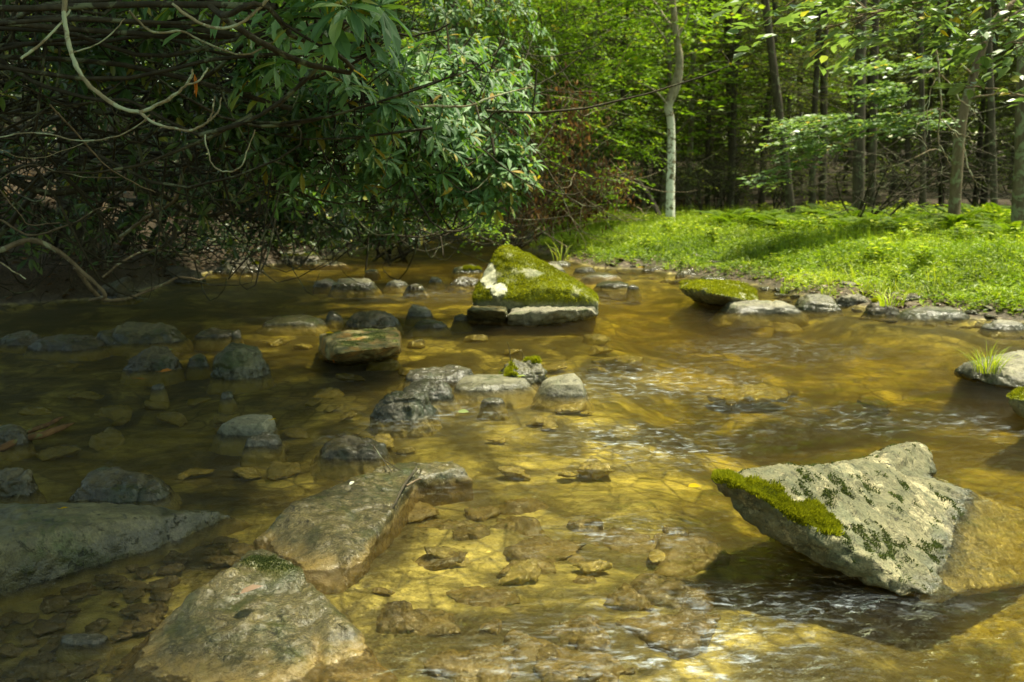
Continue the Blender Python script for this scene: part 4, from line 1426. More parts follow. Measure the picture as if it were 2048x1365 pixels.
def hemlock(seed, H, r0, rad, low=0.8, dense=1.0):
    """thin dark conifer: many level, slightly drooping limbs with fine needled sprays, lower ones half bare"""
    rng = np.random.default_rng(seed)
    tr, cr = Acc(), Acc()
    T = wobble(spline([(0, 0, -.2), (rng.normal(0, .1), rng.normal(0, .1), H * .5), (rng.normal(0, .2), rng.normal(0, .2), H)], 14), .05, rng, True)
    tube(tr, T, np.linspace(r0, r0 * .25, 14), 7)
    nb = int(H * 11)
    for i in range(nb):
        z = low + (H - low) * (i + rng.random()) / nb
        a = rng.uniform(0, 6.28)
        l = rad * rng.uniform(.5, 1.1) * (1 - .55 * z / H)
        f = min(.999, z / H) * 12 + 1
        b = T[int(f)]
        b = np.array((b[0], b[1], z))
        d = np.array((math.cos(a), math.sin(a), 0))
        P = wobble(spline([b, b + d * l * .5 + (0, 0, .08 * l), b + d * l + (0, 0, -.14 * l)], 8), .05, rng)
        tube(tr, P, np.linspace(.014, .004, 8), 3, cap=False)
        S = np.array((-d[1], d[0], 0))
        nd = (.25 + .75 * min(1, max(0, (z - 1.5) / 3))) * dense * (1 if z < 5.5 else .3)
        for j in range(1, 8):
            for s in (-1, 1):
                tl = l * .38 * rng.uniform(.5, 1.2) * (1.1 - j / 9)
                e = P[j] + (S * s + d * .7 + (0, 0, rng.normal(-.12, .15))) * tl
                tube(tr, np.array([P[j], (P[j] + e) / 2 + (0, 0, .02), e]), .0035, 3, cap=False)
                if rng.random() < nd:
                    n = 11
                    t = rng.random(n)
                    Q = P[j] + (e - P[j]) * t[:, None]
                    Dv = unit(e - P[j]) + rng.normal(0, .7, (n, 3)) * (1, 1, .3)
                    leaves(cr, Q, Dv, np.array((0, 0, 1.0)) + rng.normal(0, .3, (n, 3)), rng.uniform(.06, .13, n), .028, 'diamond', rng.random(n))
    return tr.mesh('trunk', M['bark_dark']), cr.mesh('crown', M['hemlock'], False)

def place_tree(name, meshes, x, y, s, rz, label, cat, group=None, tilt=(0, 0), z=None):
    r = empty(name, (x, y, gh(x, y) - .02 if z is None else z))
    r.rotation_euler = (tilt[0], tilt[1], rz)
    r.scale = (s, s, s)
    link('trunk', meshes[0], r)
    link('crown', meshes[1], r)
    tag(r, label, cat, group)
    return r

UNDER = [broadleaf(40 + k, 5.5, (0, 0, 3.4), (2.0, 2.0, 2.4), 260, .10, .75, 15, 'broadleaf', 'bark_brown', .05, low=.7) for k in range(3)]
TALL = [broadleaf(50 + k, 14, (0, 0, 8.5), (3.2, 3.2, 5.5), 280, .17, 1.1, 15, 'far_leaf', 'bark_dark', .15, 'diamond', low=6) for k in range(2)]
HEM = [hemlock(60 + k, 9 + k, .09, 2.3, .5, 1.3) for k in range(3)]

rng = np.random.default_rng(99)
def clear_of_stream(x, y):
    return sdist(np.array([x]), np.array([y]))[0] > 1.0
placed = []
def try_place(px0, px1, D0, D1, mind):
    for _ in range(200):
        D = rng.uniform(D0, D1)
        x = (rng.uniform(px0, px1) - 1024) / FPX * D
        if not clear_of_stream(x, D):
            continue
        if any((x - a) ** 2 + (D - b) ** 2 < mind ** 2 for a, b in placed):
            continue
        placed.append((x, D))
        return x, D
    return None
for k in range(32):
    q = try_place(1180, 2150, 23, 38, 1.3)
    if q:
        place_tree('hemlock_tree', HEM[k % 3], q[0], q[1], rng.uniform(.85, 1.25), rng.uniform(0, 6.28), 'thin dark hemlock with level half-bare twigs in the shaded woods', 'tree', 'dark hemlocks in the woods behind the bank')
for k in range(12):
    q = try_place(-100, 1180, 26, 42, 1.6)
    if q:
        place_tree('hemlock_tree', HEM[k % 3], q[0], q[1], rng.uniform(.85, 1.25), rng.uniform(0, 6.28), 'thin dark hemlock with level half-bare twigs in the shaded woods', 'tree', 'dark hemlocks in the woods behind the bank')
for k in range(30):
    q = try_place(820, 1420, 24, 44, 1.5)
    if q:
        place_tree('broadleaf_sapling', UNDER[k % 3], q[0], q[1], rng.uniform(.9, 1.5), rng.uniform(0, 6.28), 'bright green leafy sapling behind the head of the stream', 'tree', 'leafy saplings behind the head of the stream')
for k in range(46):
    q = try_place(-200, 2250, 38, 60, 2.0)
    if q:
        place_tree('broadleaf_sapling', UNDER[k % 3], q[0], q[1], rng.uniform(1.3, 2.0), rng.uniform(0, 6.28), 'sunlit leafy tree deep in the woods', 'tree', 'sunlit leafy trees deep in the woods')
for k in range(26):
    q = try_place(-500, 2550, 40, 75, 3.0)
    if q:
        place_tree('tall_tree', TALL[k % 2], q[0], q[1], rng.uniform(.9, 1.4), rng.uniform(0, 6.28), 'tall straight forest tree with its crown high overhead', 'tree', 'tall forest trees')
# the far woods, one mass of sunlit leaves
def far_woods():
    rng = np.random.default_rng(31)
    acc = Acc()
    n = 110000
    a = rng.uniform(-.62, .62, n)
    D = rng.uniform(76, 92, n)
    z = rng.uniform(0, 1, n) ** .9 * 26
    x = np.sin(a) * D
    y = np.cos(a) * D
    k = fbm(np.stack([x * .25, y * .25, z * .25], 1), 3, 5)
    ok = k > -.3
    x, y, z = x[ok], y[ok], z[ok]
    n = len(x)
    leaves(acc, np.stack([x, y, z + 2], 1), rand_unit(rng, n), rand_unit(rng, n), rng.uniform(.35, .9, n), rng.uniform(.25, .6, n), 'diamond', rng.random(n))
    o = link('far_woods', acc.mesh('far_woods', M['far_leaf'], False))
    tag(o, 'far-off sunlit woodland seen between the trunks', 'woodland', kind='stuff')
far_woods()

# trees with a face of their own -------------------------------------------
def trunk_tree(name, pts, D, radpx, bark, label, limbs=(), crown=None, seed=0, sides=12, mat='broadleaf'):
    """pts: picture points of the trunk from foot to top at distance D; radpx: half widths in picture px"""
    rng = np.random.default_rng(seed)
    W = np.array([atd(x, y, D + (p[2] if len(p) > 2 else 0)) for p in pts for x, y in [p[:2]]])
    foot = W[0].copy()
    foot[2] = gh(foot[0], foot[1])
    W[0, 2] = foot[2] - .1
    top = W[-1] + (W[-1] - W[-2]) / np.linalg.norm(W[-1] - W[-2]) * 4.0
    W = np.vstack([W, top])
    rr = list(np.array(radpx) / FPX * D) + [radpx[-1] / FPX * D * .7]
    P = spline(W, 60)
    R = np.interp(np.linspace(0, 1, 60), np.linspace(0, 1, len(W)), rr)
    R = R * (1 + .10 * fbm(P * 3, 3, seed))
    R[:3] *= (1.5, 1.25, 1.1)
    root = empty(name, foot)
    a = Acc()
    tube(a, P - foot, R, sides)
    for lb in limbs:
        L = np.array([atd(x, y, D + dd) for x, y, dd in lb[0]])
        L = wobble(spline(L, 16), .015, rng)
        tube(a, L - foot, np.linspace(lb[1] / FPX * D, .004, 16), 6, cap=False)
    link('trunk', a.mesh('trunk', M[bark]), root)
    if crown is not None:
        link('crown', crown(rng, foot).mesh('crown', M[mat], False), root)
    tag(root, label, 'tree')
    return root, foot

def spray_field(specs, lw, spL, nl, ww=.6, kind='oval', tw=None):
    """specs: (px, py, D, rx px, ry px, depth, count, direction px)"""
    def f(rng, foot):
        acc = Acc()
        for px, py, D, rx, ry, dz, cnt, dx in specs:
            for _ in range(cnt):
                while True:
                    u = rng.uniform(-1, 1, 3)
                    if u @ u < 1:
                        break
                P = atd(px + u[0] * rx, py + u[1] * ry, D + u[2] * dz)
                d = np.array((dx + rng.normal(0, .35), rng.normal(-.2, .5), rng.normal(-.05, .12)))
                spray(acc, P - foot, d, spL * rng.uniform(.6, 1.2), nl, lw, rng, kind, (0, 0, 1), .15, rng.uniform(.1, .7), ww)
        return acc
    return f

trunk_tree('white_barked_tree', [(1341, 440), (1341, 380), (1343, 310), (1342, 245), (1337, 212), (1352, 170), (1359, 120), (1352, 70), (1345, 0)], 19.9,
           [9.5, 8.5, 8, 8, 8.5, 10, 7.5, 6.5, 6], 'bark_white', 'crooked pale-barked tree standing alone at the edge of the sunlit grass',
           [([(1336, 212, 0), (1318, 190, -.2), (1290, 172, -.5), (1262, 160, -.8)], 3), ([(1350, 60, 0), (1320, 20, .2), (1290, -20, .4)], 3.5), ([(1357, 70, 0), (1372, 40, 0), (1382, 0, 0)], 4),
            ([(1335, 86, 0), (1318, 60, -.3), (1290, 35, -.6), (1255, 25, -1)], 2.5)],
           spray_field([(1290, 130, 19.4, 70, 34, 1.2, 46, -1), (1320, 60, 20, 90, 40, 1.3, 30, -.5), (1400, 20, 20, 60, 40, 1, 20, .5), (1280, 15, 19, 90, 40, 1, 36, -1)], .085, .5, 14), 3)
trunk_tree('curved_tree', [(1908, 425), (1912, 370), (1916, 310), (1922, 250), (1932, 205), (1948, 150), (1962, 105), (1978, 60), (2010, 20), (2050, -10)], 15.2,
           [13, 11, 11, 10, 9, 8, 8, 7, 7, 6], 'bark_lichen', 'curved lichen-spotted tree rising from the ferns and bending to the right',
           [([(1925, 260, 0), (1880, 220, -.5), (1820, 235, -1), (1740, 255, -1.4), (1640, 285, -1.6)], 3), ([(1945, 150, 0), (1900, 120, -.6), (1850, 150, -1), (1790, 175, -1.3)], 3), ([(1935, 200, 0), (1980, 190, -.4), (2040, 190, -.8)], 3.5),
            ([(1912, 330, 0), (1870, 300, -.3), (1800, 330, -.6), (1720, 350, -.8)], 2)],
           spray_field([(1700, 250, 13.8, 150, 26, .8, 75, -1), (1640, 285, 13.6, 70, 22, .5, 34, -1), (1800, 185, 14.0, 95, 22, .7, 38, -1), (1590, 320, 13.5, 60, 20, .4, 12, -1), (1850, 240, 14.2, 80, 26, .7, 30, -1), (1560, 355, 13.5, 40, 12, .4, 6, -1), (1760, 130, 14.2, 80, 25, .7, 20, -1), (1870, 130, 14.2, 70, 25, .7, 14, -1)], .085, .42, 14, .72), 4, mat='broadleaf_pale')
def hl(px, y0, D, r, name, label, x1=None, bark='bark_dark', seed=0, pts=None):
    x1 = px if x1 is None else x1
    g_ = atd(px, 430, D)
    yg = 370 + (CAM_H - gh(g_[0], g_[1])) * FPX / D
    P = pts or [(px, yg), (px + (x1 - px) * .3, yg * .7), (px + (x1 - px) * .65, yg * .35), (x1, 0)]
    trunk_tree(name, P, D, [r, r * .95, r * .9, r * .85][:len(P)] + [r * .8] * max(0, len(P) - 4), bark, label, seed=seed)
hl(1716, 0, 20, 12, 'dark_tree', 'thick dark trunk behind the ferns, left one of a close pair', 1722, 'bark_dark', 1)
hl(1742, 0, 21, 8, 'dark_tree', 'slimmer dark trunk tucked right behind the thick dark trunk', 1752, 'bark_dark', 2)
hl(2040, 0, 14, 17, 'brown_tree', 'straight brown trunk at the right edge of the picture', 2056, 'bark_brown', 3)
hl(1586, 0, 22, 9, 'dark_tree', 'leaning dark thin trunk left of the close pair', 1530, 'bark_dark', 4)
hl(1645, 0, 25, 8, 'dark_tree', 'thin upright trunk between the leaning thin trunk and the close pair', 1650, 'bark_dark', 5)
hl(1470, 0, 27, 10, 'dark_tree', 'dark trunk in the woods a little right of the pale-barked tree', 1455, 'bark_dark', 6)
hl(1376, 0, 26, 6, 'dark_tree', 'slender grey trunk just right of the pale-barked tree', 1390, 'bark_brown', 7)
hl(1848, 0, 22, 6, 'dark_tree', 'dark trunk between the close pair and the curved lichen-spotted tree', 1840, 'bark_dark', 8)
hl(1990, 0, 20, 7, 'dark_tree', 'dark trunk behind the ferns between the curved tree and the right edge', 1975, 'bark_dark', 9)
hl(1140, 0, 30, 13, 'dark_tree', 'dark trunk rising above the brown-leaved thicket', 1125, 'bark_dark', 10)
hl(1230, 0, 33, 11, 'dark_tree', 'dark trunk seen through leaves left of the pale-barked tree', 1240, 'bark_brown', 11)
hl(900, 0, 22, 14, 'dark_tree', 'dark trunk seen above the near rhododendrons', 905, 'bark_dark', 12)
hl(150, 0, 11, 38, 'dark_tree', 'broad black trunk standing in the deep shade at the left', 165, 'bark_dark', 13)
hl(395, 0, 17, 16, 'dark_tree', 'dark trunk behind the bare arching branches', 380, 'bark_dark', 14)
hl(50, 0, 16, 16, 'dark_tree', 'brown trunk near the upper left corner', 30, 'bark_brown', 15)
hl(560, 0, 19, 13, 'dark_tree', 'dark trunk deep behind the left bank shrubs', 575, 'bark_dark', 16)

# ------------------------------------------------------------------ rhododendrons on the left bank
def whorl(acc, P, ax, rng, L, n=None, rr=None, ww=.27, kind='long'):
    ax = unit(ax)
    n = n or rng.integers(6, 10)
    a = np.arange(n) / n * 6.283 + rng.uniform(0, 6.28) + rng.normal(0, .15, n)
    u = unit(np.cross(ax, (0.3, 0.2, 1.0) if abs(ax[2]) < .9 else (1.0, 0, 0)))
    v = np.cross(ax, u)
    up = rng.uniform(.05, .6, n)
    D = u * np.cos(a)[:, None] + v * np.sin(a)[:, None] + ax * up[:, None]
    D = D + np.array((0, 0, -.28))
    N = ax * 1.0 + np.array((0, 0, .9)) + rng.normal(0, .12, (n, 3))
    l = L * rng.uniform(.7, 1.15, n)
    leaves(acc, P + D * .01, D, N, l, l * ww * rng.uniform(.85, 1.2, n), kind, rng.random(n) if rr is None else rr)

def rhodo(label, base, blobs, mat, seed, L=.13, branches=(), twig='twig_dark', stem_r=.03, bare=0, brc='twig_pale', extra=None, group=None):
    """blobs: (px, py, D, rx, ry, rz metres, whorls). base: world point of the foot. Stems run from the foot to every blob"""
    rng = np.random.default_rng(seed)
    base = np.array(base, float)
    base[2] = gh(base[0], base[1]) - .05
    root = empty('rhododendron_bush', base)
    st, lf = Acc(), Acc()
    for px, py, D, rx, ry, rz, nw in blobs:
        c = atd(px, py, D)
        R = np.array((rx, ry, rz))
        limbs = []
        foot = base + np.array((rng.normal(-.15, .3), rng.normal(0, .45), 0))
        foot[2] = gh(foot[0], foot[1]) - .08
        dd = c - foot
        main = wobble(spline([foot, foot + dd * (.12, .12, .35) + (0, 0, .35), foot + dd * (.5, .5, .8) + (0, 0, .3), c + rng.normal(0, .1, 3)], 20), .06, rng)
        tube(st, main - base, np.linspace(stem_r, .011, 20), 7, rng.random(), cap=False)
        limbs.append(main[6:])
        for _ in range(max(2, int(nw / 14))):
            e = c + rand_unit(rng, 1)[0] * R * .6
            a0 = main[rng.integers(10, 19)]
            q = wobble(spline([a0, (a0 + e) / 2 + rng.normal(0, .1, 3), e], 14), .04, rng)
            limbs.append(q)
            tube(st, q - base, np.linspace(.012, .006, 14), 5, rng.random(), cap=False)
        LP = np.vstack([limbs[0][6:]] + limbs[1:])
        for k in range(nw):
            u = rand_unit(rng, 1)[0]
            if u[1] > .35:
                u[1] *= -.5
                u = unit(u)
            P = c + u * R * rng.uniform(.55, 1.08)
            if rng.random() < .0 or P[2] < .12:
                continue
            q = LP[np.argmin(((LP - P) ** 2).sum(1) + rng.random(len(LP)) * .03)][None]
            j = 0
            mid = (q[j] + P) / 2 + np.array((0, 0, -.10 * np.linalg.norm(P - q[j]))) + rng.normal(0, .04, 3)
            tube(st, spline([q[j], mid, P], 6) - base, np.linspace(.006, .0028, 6), 3, rng.random(), cap=False)
            ax = unit(u * (1, 1, .4) + np.array((0.15, -.1, .75)) + rng.normal(0, .25, 3))
            whorl(lf, P - base, ax, rng, L * rng.uniform(.8, 1.1))
            if rng.random() < .35:
                P2 = P + rng.normal(0, .10, 3)
                whorl(lf, P2 - base, unit(u + rng.normal(0, .4, 3) + (0, 0, .5)), rng, L * .85, 5)
        for _ in range(bare):
            a = c + rng.uniform(-1.2, 1.2, 3) * R
            d = rng.normal(0, 1, 3) * (.6, .4, .35)
            b = a + d * rng.uniform(.5, 1.2)
            sag = np.array((0, 0, -rng.uniform(.05, .3)))
            q = wobble(spline([a, (a + b) / 2 + sag, b, b + (0.05, 0, .12)], 9), .03, rng)
            if q[:, 2].min() < .05:
                continue
            tube(st, q - base, np.linspace(rng.uniform(.004, .011), .002, 9), 4, rng.random(), cap=False)
    link('stems', st.mesh('stems', M[twig]), root)
    link('foliage', lf.mesh('foliage', M[mat], False), root)
    for br in branches:
        pts, D0_, D1_, r0, r1 = br[:5]
        n = len(pts)
        W = np.array([atd(x, y, D0_ + (D1_ - D0_) * i / max(1, n - 1)) for i, (x, y) in enumerate(pts)])
        q = wobble(spline(W, 8 * n), .0016 * D0_ / 3, rng)
        a = Acc()
        rad = .78 * np.linspace(r0, r1, len(q)) * (1 + .3 * fbm(q * 30, 3, seed))
        tube(a, q - base, rad, 6)
        o = link('branch', a.mesh('branch', M[br[5] if len(br) > 5 else brc]), root)
    tag(root, label, 'bush', group)
    return root, base

# nearest bush, upper middle left, with big drooping leaves
rr_, rb_ = rhodo('nearest rhododendron with big drooping leaves at the top left of centre', (-3.7, 4.4, 0),
      [(680, 20, 3.4, .16, .22, .08, 9), (560, 20, 3.8, .25, .3, .12, 12), (720, 80, 4.0, .16, .25, .12, 9), (600, 120, 4.6, .30, .3, .15, 18), (450, 10, 4.2, .3, .3, .10, 12)],
      'rhodo', 301, .135, stem_r=.012, bare=0,
      branches=[
        ([(130, -20), (128, 30), (135, 75), (147, 120), (165, 155), (200, 190), (240, 215), (280, 225)], 3.1, 3.0, .0095, .0075),
        ([(280, 225), (320, 208), (350, 190), (372, 170), (380, 158), (386, 140)], 3.0, 2.95, .0065, .004),
        ([(372, 170), (395, 165), (408, 148), (416, 136)], 2.95, 2.95, .004, .003),
        ([(280, 225), (300, 242), (335, 255), (375, 262), (400, 254), (415, 244), (424, 225), (430, 193)], 3.0, 2.9, .0062, .003),
        ([(415, 244), (430, 232), (440, 215), (443, 195)], 2.9, 2.9, .004, .0025),
        ([(345, 8), (380, 35), (415, 52), (450, 57), (485, 45), (515, 20), (545, -10)], 3.2, 3.2, .006, .007),
        ([(258, 22), (290, 55), (320, 66), (365, 64), (410, 85), (460, 105), (500, 108), (545, 85), (580, 76)], 3.5, 3.6, .006, .004),
        ([(690, 42), (680, 70), (660, 110), (610, 160), (560, 205), (500, 240), (440, 260), (400, 270)], 3.5, 3.9, .009, .012, 'twig_dark'),
        ([(660, 55), (655, 90), (648, 110)], 3.5, 3.5, .005, .004, 'twig_dark'),
        ([(900, 48), (870, 62), (830, 72), (785, 72), (740, 105), (700, 130), (650, 148), (600, 160)], 4.0, 4.2, .004, .011, 'twig_dark'),
        ([(410, 270), (415, 300), (425, 330), (450, 343), (480, 335), (495, 300), (510, 260)], 3.6, 3.5, .004, .003),
        ([(0, 120), (60, 160), (130, 185), (200, 200), (260, 203), (330, 240), (400, 270)], 4.5, 4.2, .013, .008, 'twig_dark'),
        ([(140, 20), (110, 60), (80, 90), (42, 118)], 3.3, 3.2, .004, .006),
        ([(148, 105), (190, 90), (225, 65), (250, 38)], 3.2, 3.2, .003, .002),
        ([(100, 210), (160, 275), (210, 330), (260, 362), (310, 385)], 3.8, 4.4, .005, .003, 'twig_brown'),
        ([(0, 275), (70, 265), (150, 280), (200, 280), (260, 262), (300, 230)], 3.6, 3.4, .004, .003),
        ([(0, 300), (40, 315), (90, 315), (135, 298), (190, 280)], 4.0, 4.2, .003, .002),
        ([(0, 380), (40, 430), (60, 450), (120, 445)], 4.4, 4.6, .004, .003, 'twig_brown'),
        ([(0, 525), (30, 545), (52, 558)], 3.6, 3.6, .004, .003),
        ([(0, 360), (60, 330), (120, 345), (180, 355), (240, 355)], 4.6, 4.6, .004, .003, 'twig_brown'),
      ])
# dried orange leaf hanging from the arching branch
acc = Acc()
p = atd(389, 148, 2.95)
leaves(acc, [(0, 0, 0), (0.004, 0, -.01)], [(0.05, 0, -1), (-.12, .1, -1)], [(0.6, -1, 0), (1, -.3, 0)], [.068, .05], [.010, .009], 'oval', [0.1, .9])
o = link('hanging_leaf', acc.mesh('hanging_leaf', M['leaf_orange'], False), None, p)
tag(o, 'withered orange leaf hanging from the pale arching branch', 'leaf')

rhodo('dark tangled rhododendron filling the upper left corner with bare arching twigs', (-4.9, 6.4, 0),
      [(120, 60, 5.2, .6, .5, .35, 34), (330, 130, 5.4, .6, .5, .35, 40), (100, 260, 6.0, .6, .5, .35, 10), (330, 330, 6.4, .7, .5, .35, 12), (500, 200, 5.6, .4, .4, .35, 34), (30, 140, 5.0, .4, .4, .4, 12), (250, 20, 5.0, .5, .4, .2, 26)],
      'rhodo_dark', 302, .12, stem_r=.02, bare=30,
      branches=[([(20, 360), (90, 385), (180, 380), (260, 378), (330, 395), (380, 430), (430, 430), (490, 400), (560, 370)], 6.0, 6.6, .03, .012, 'twig_dark'),
                ([(180, 600), (210, 590), (165, 545), (110, 500), (60, 480), (0, 500)], 5.6, 5.4, .012, .022, 'twig_brown'),
                ([(420, 548), (400, 560), (358, 556), (300, 580), (250, 598), (205, 598), (180, 575), (150, 535)], 7.2, 6.4, .008, .020, 'twig_brown'),
                ([(205, 555), (250, 520), (300, 500), (370, 510), (400, 530)], 7.6, 8.4, .010, .014, 'twig_brown'),
                ([(240, 475), (300, 430), (350, 400), (370, 330), (420, 280)], 6.4, 6.2, .016, .010, 'twig_brown'),
                ([(350, 480), (355, 430), (372, 395), (378, 365)], 6.4, 6.4, .012, .016, 'twig_dark'),
                ([(70, 270), (110, 330), (170, 400), (215, 450), (240, 480)], 5.6, 6.2, .008, .010, 'twig_dark'),
                ([(0, 440), (60, 470), (140, 450), (190, 420), (240, 415)], 5.8, 5.8, .008, .006, 'twig_brown')])
rhodo('rhododendron hanging over the stream, its sunlit blue-green leaves left of the fallen branch', (-5.2, 8.4, 0),
      [(740, 190, 5.6, .32, .4, .25, 44), (830, 260, 6.4, .42, .5, .36, 84), (700, 290, 6.2, .45, .5, .32, 72), (610, 220, 6.0, .35, .4, .3, 44), (880, 180, 7.0, .4, .5, .3, 52), (600, 330, 6.8, .45, .4, .3, 40)],
      'rhodo', 303, .125, stem_r=.03, bare=9,
      branches=[([(735, 228), (790, 218), (860, 212), (930, 213), (975, 198), (1020, 185), (1065, 174)], 5.5, 6.0, .013, .004, 'twig_pale'),
                ([(950, 212), (985, 235), (1030, 265), (1090, 315), (1150, 345), (1215, 360), (1290, 364)], 6.9, 7.8, .006, .002, 'twig_dark'),
                ([(1065, 174), (1130, 185), (1190, 190), (1250, 178)], 7.2, 7.4, .004, .002, 'twig_dark'),
                ([(690, 395), (705, 425), (730, 455), (760, 470), (790, 468)], 6.6, 6.4, .006, .004, 'twig_pale'),
                ([(892, 45), (896, 80), (898, 110)], 4.6, 4.6, .005, .008, 'twig_brown')])
rhodo('rounded rhododendron with pale sunlit leaf whorls leaning out furthest over the stream', (-4.9, 11.0, 0),
      [(930, 250, 8.6, .5, .6, .4, 88), (980, 350, 8.4, .42, .5, .3, 74), (880, 340, 8.8, .55, .5, .35, 88), (800, 390, 9.0, .6, .5, .3, 62), (900, 160, 9.4, .7, .6, .4, 92), (1020, 200, 9.6, .3, .4, .3, 30)],
      'rhodo', 304, .13, stem_r=.03, bare=8)
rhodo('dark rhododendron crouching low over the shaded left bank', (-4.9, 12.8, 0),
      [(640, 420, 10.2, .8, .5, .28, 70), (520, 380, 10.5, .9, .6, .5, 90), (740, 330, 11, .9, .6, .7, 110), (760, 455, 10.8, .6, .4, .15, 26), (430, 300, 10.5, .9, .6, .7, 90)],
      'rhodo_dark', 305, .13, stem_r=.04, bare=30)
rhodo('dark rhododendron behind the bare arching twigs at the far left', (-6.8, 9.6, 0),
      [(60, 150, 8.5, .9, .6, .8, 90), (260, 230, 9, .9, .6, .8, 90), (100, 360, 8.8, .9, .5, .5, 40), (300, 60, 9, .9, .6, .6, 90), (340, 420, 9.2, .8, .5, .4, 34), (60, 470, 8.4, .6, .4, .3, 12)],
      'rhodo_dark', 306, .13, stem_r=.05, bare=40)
rhodo('tall rhododendron thicket rising behind the sunlit bushes', (-4.0, 16.0, 0),
      [(820, 120, 12.5, 1.1, .8, .9, 150), (640, 130, 12.5, 1.2, .8, 1.0, 150), (960, 90, 13, .9, .8, .8, 100), (480, 100, 12.5, 1.2, .8, 1.0, 120), (900, 330, 12.5, .8, .6, .8, 90), (820, 10, 12.5, 1.6, .8, .5, 120)],
      'rhodo', 307, .14, stem_r=.04, bare=16)

# brown-leaved thicket at the bend, and leafy shrubs over the head of the stream
def shrub(name, label, base, fields, mat, bark, seed, lw, spL, nl, bare=0, dead=0, ww=.6):
    rng = np.random.default_rng(seed)
    base = np.array(base, float)
    base[2] = gh(base[0], base[1]) - .05
    root = empty(name, base)
    st, lf, dl = Acc(), Acc(), Acc()
    for px, py, D, rx, ry, rz, cnt in fields:
        c = atd(px, py, D)
        limbs = []
        for _ in range(max(3, cnt // 22)):
            e = c + rand_unit(rng, 1)[0] * np.array((rx, ry, rz)) * .7
            mid = base * .45 + e * .55 + np.array((rng.normal(0, .2), 0, .2))
            q = wobble(spline([base + rng.normal(0, .15, 3) * (1, 1, 0), mid, e], 12), .05, rng)
            limbs.append(q)
            tube(st, q - base, np.linspace(.022, .005, 12), 4, rng.random(), cap=False)
        for _ in range(cnt):
            u = rand_unit(rng, 1)[0] * rng.random() ** .4
            P = c + u * (rx, ry, rz)
            if P[2] < .1:
                continue
            q = limbs[rng.integers(len(limbs))]
            tube(st, np.array([q[rng.integers(4, 12)], P]) - base, (.004, .002), 3, rng.random(), cap=False)
            spray(lf, P - base, (rng.normal(0, 1), rng.normal(-.4, .6), rng.normal(-.1, .2)), spL * rng.uniform(.6, 1.2), nl, lw, rng, 'oval', (0, 0, 1), .25, rng.uniform(.1, .8), ww)
        for _ in range(dead):
            P = c + rand_unit(rng, 1)[0] * (rx, ry, rz) * rng.random() ** .4
            n = 12
            Q = P + rng.normal(0, .12, (n, 3))
            leaves(dl, Q - base, rng.normal(0, .4, (n, 3)) + (0, 0, -1), rand_unit(rng, n), rng.uniform(.06, .12, n), rng.uniform(.025, .05, n), 'oval', rng.random(n))
        for _ in range(bare):
            a = c + rng.uniform(-1.1, 1.1, 3) * (rx, ry, rz)
            b = a + rng.normal(0, 1, 3) * (.8, .4, .5)
            if min(a[2], b[2]) < .1:
                continue
            q = wobble(spline([a, (a + b) / 2 + (0, 0, -.1), b], 7), .05, rng)
            tube(st, q - base, np.linspace(.009, .002, 7), 3, rng.random(), cap=False)
    link('stems', st.mesh('stems', M[bark]), root)
    if lf.V:
        link('foliage', lf.mesh('foliage', M[mat], False), root)
    if dl.V:
        link('dead_leaves', dl.mesh('dead_leaves', M['dead_leaf'], False), root)
    tag(root, label, 'shrub')
    return root
shrub('thicket', 'thicket hung with withered brown leaves at the bend of the stream', (-.2, 17.5, 0),
      [(1090, 300, 15.5, .55, .6, .75, 50), (1150, 260, 16, .7, .6, .8, 50), (1060, 400, 15.5, .5, .5, .45, 20), (1200, 370, 16.5, .6, .5, .5, 44), (1130, 420, 16.5, .5, .4, .3, 24)],
      'broadleaf', 'twig_brown', 401, .075, .35, 9, bare=22, dead=34)
shrub('bank_shrub', 'low dark shrub and roots lining the shaded bank below the rhododendrons', (-3.6, 15.0, 0),
      [(480, 470, 13.6, .8, .4, .22, 60), (600, 470, 14.5, .8, .4, .22, 60), (380, 490, 12.2, .6, .3, .25, 44), (720, 462, 15.5, .8, .4, .22, 60), (860, 455, 18, 1.1, .5, .3, 80), (980, 450, 20, 1.0, .5, .3, 70)],
      'rhodo_dark', 'twig_dark', 405, .06, .3, 9, bare=26)
shrub('leafy_shrub', 'fresh green shrub reaching over the water at the foot of the left bank', (-2.0, 16.0, 0),
      [(850, 420, 13.5, .9, .5, .3, 60), (960, 450, 14, .6, .4, .16, 40), (740, 410, 13, .8, .5, .35, 50)], 'broadleaf', 'twig_dark', 402, .06, .35, 10, bare=18)
shrub('leafy_shrub', 'dense green shrub beneath the saplings left of the pale-barked tree', (.8, 23.5, 0),
      [(1200, 180, 21, 1.3, 1, 1.1, 130), (1080, 120, 21, 1.3, 1, 1.2, 130), (1250, 300, 21.5, .8, .7, .8, 70), (1180, 60, 22, 1.6, 1, .9, 120), (980, 60, 20, 1.4, 1, .8, 120)], 'broadleaf', 'twig_dark', 403, .09, .5, 13, bare=20)
shrub('dead_shrub', 'tangle of bare dead branches behind the ferns near the curved tree', (5.8, 17.0, 0),
      [(1830, 310, 16, .9, .5, .6, 0), (1750, 350, 16, .7, .5, .4, 0), (1960, 320, 16, .8, .5, .6, 0)], 'broadleaf', 'twig_dark', 404, .08, .4, 0, bare=34)
rngf = np.random.default_rng(8)
for k in range(12):
    D = rngf.uniform(22, 30)
    px = rngf.uniform(1250, 2050)
    x = (px - 1024) / FPX * D
    shrub('understory_shrub', 'low dim shrub filling the shade between the dark trunks', (x, D, 0),
          [(px, 345 + rngf.uniform(-20, 30), D, 1.3, .8, .5, 46)], 'hemlock', 'twig_dark', 500 + k, .06, .4, 11, bare=16)['group'] = 'low shrubs in the shade between the dark trunks'
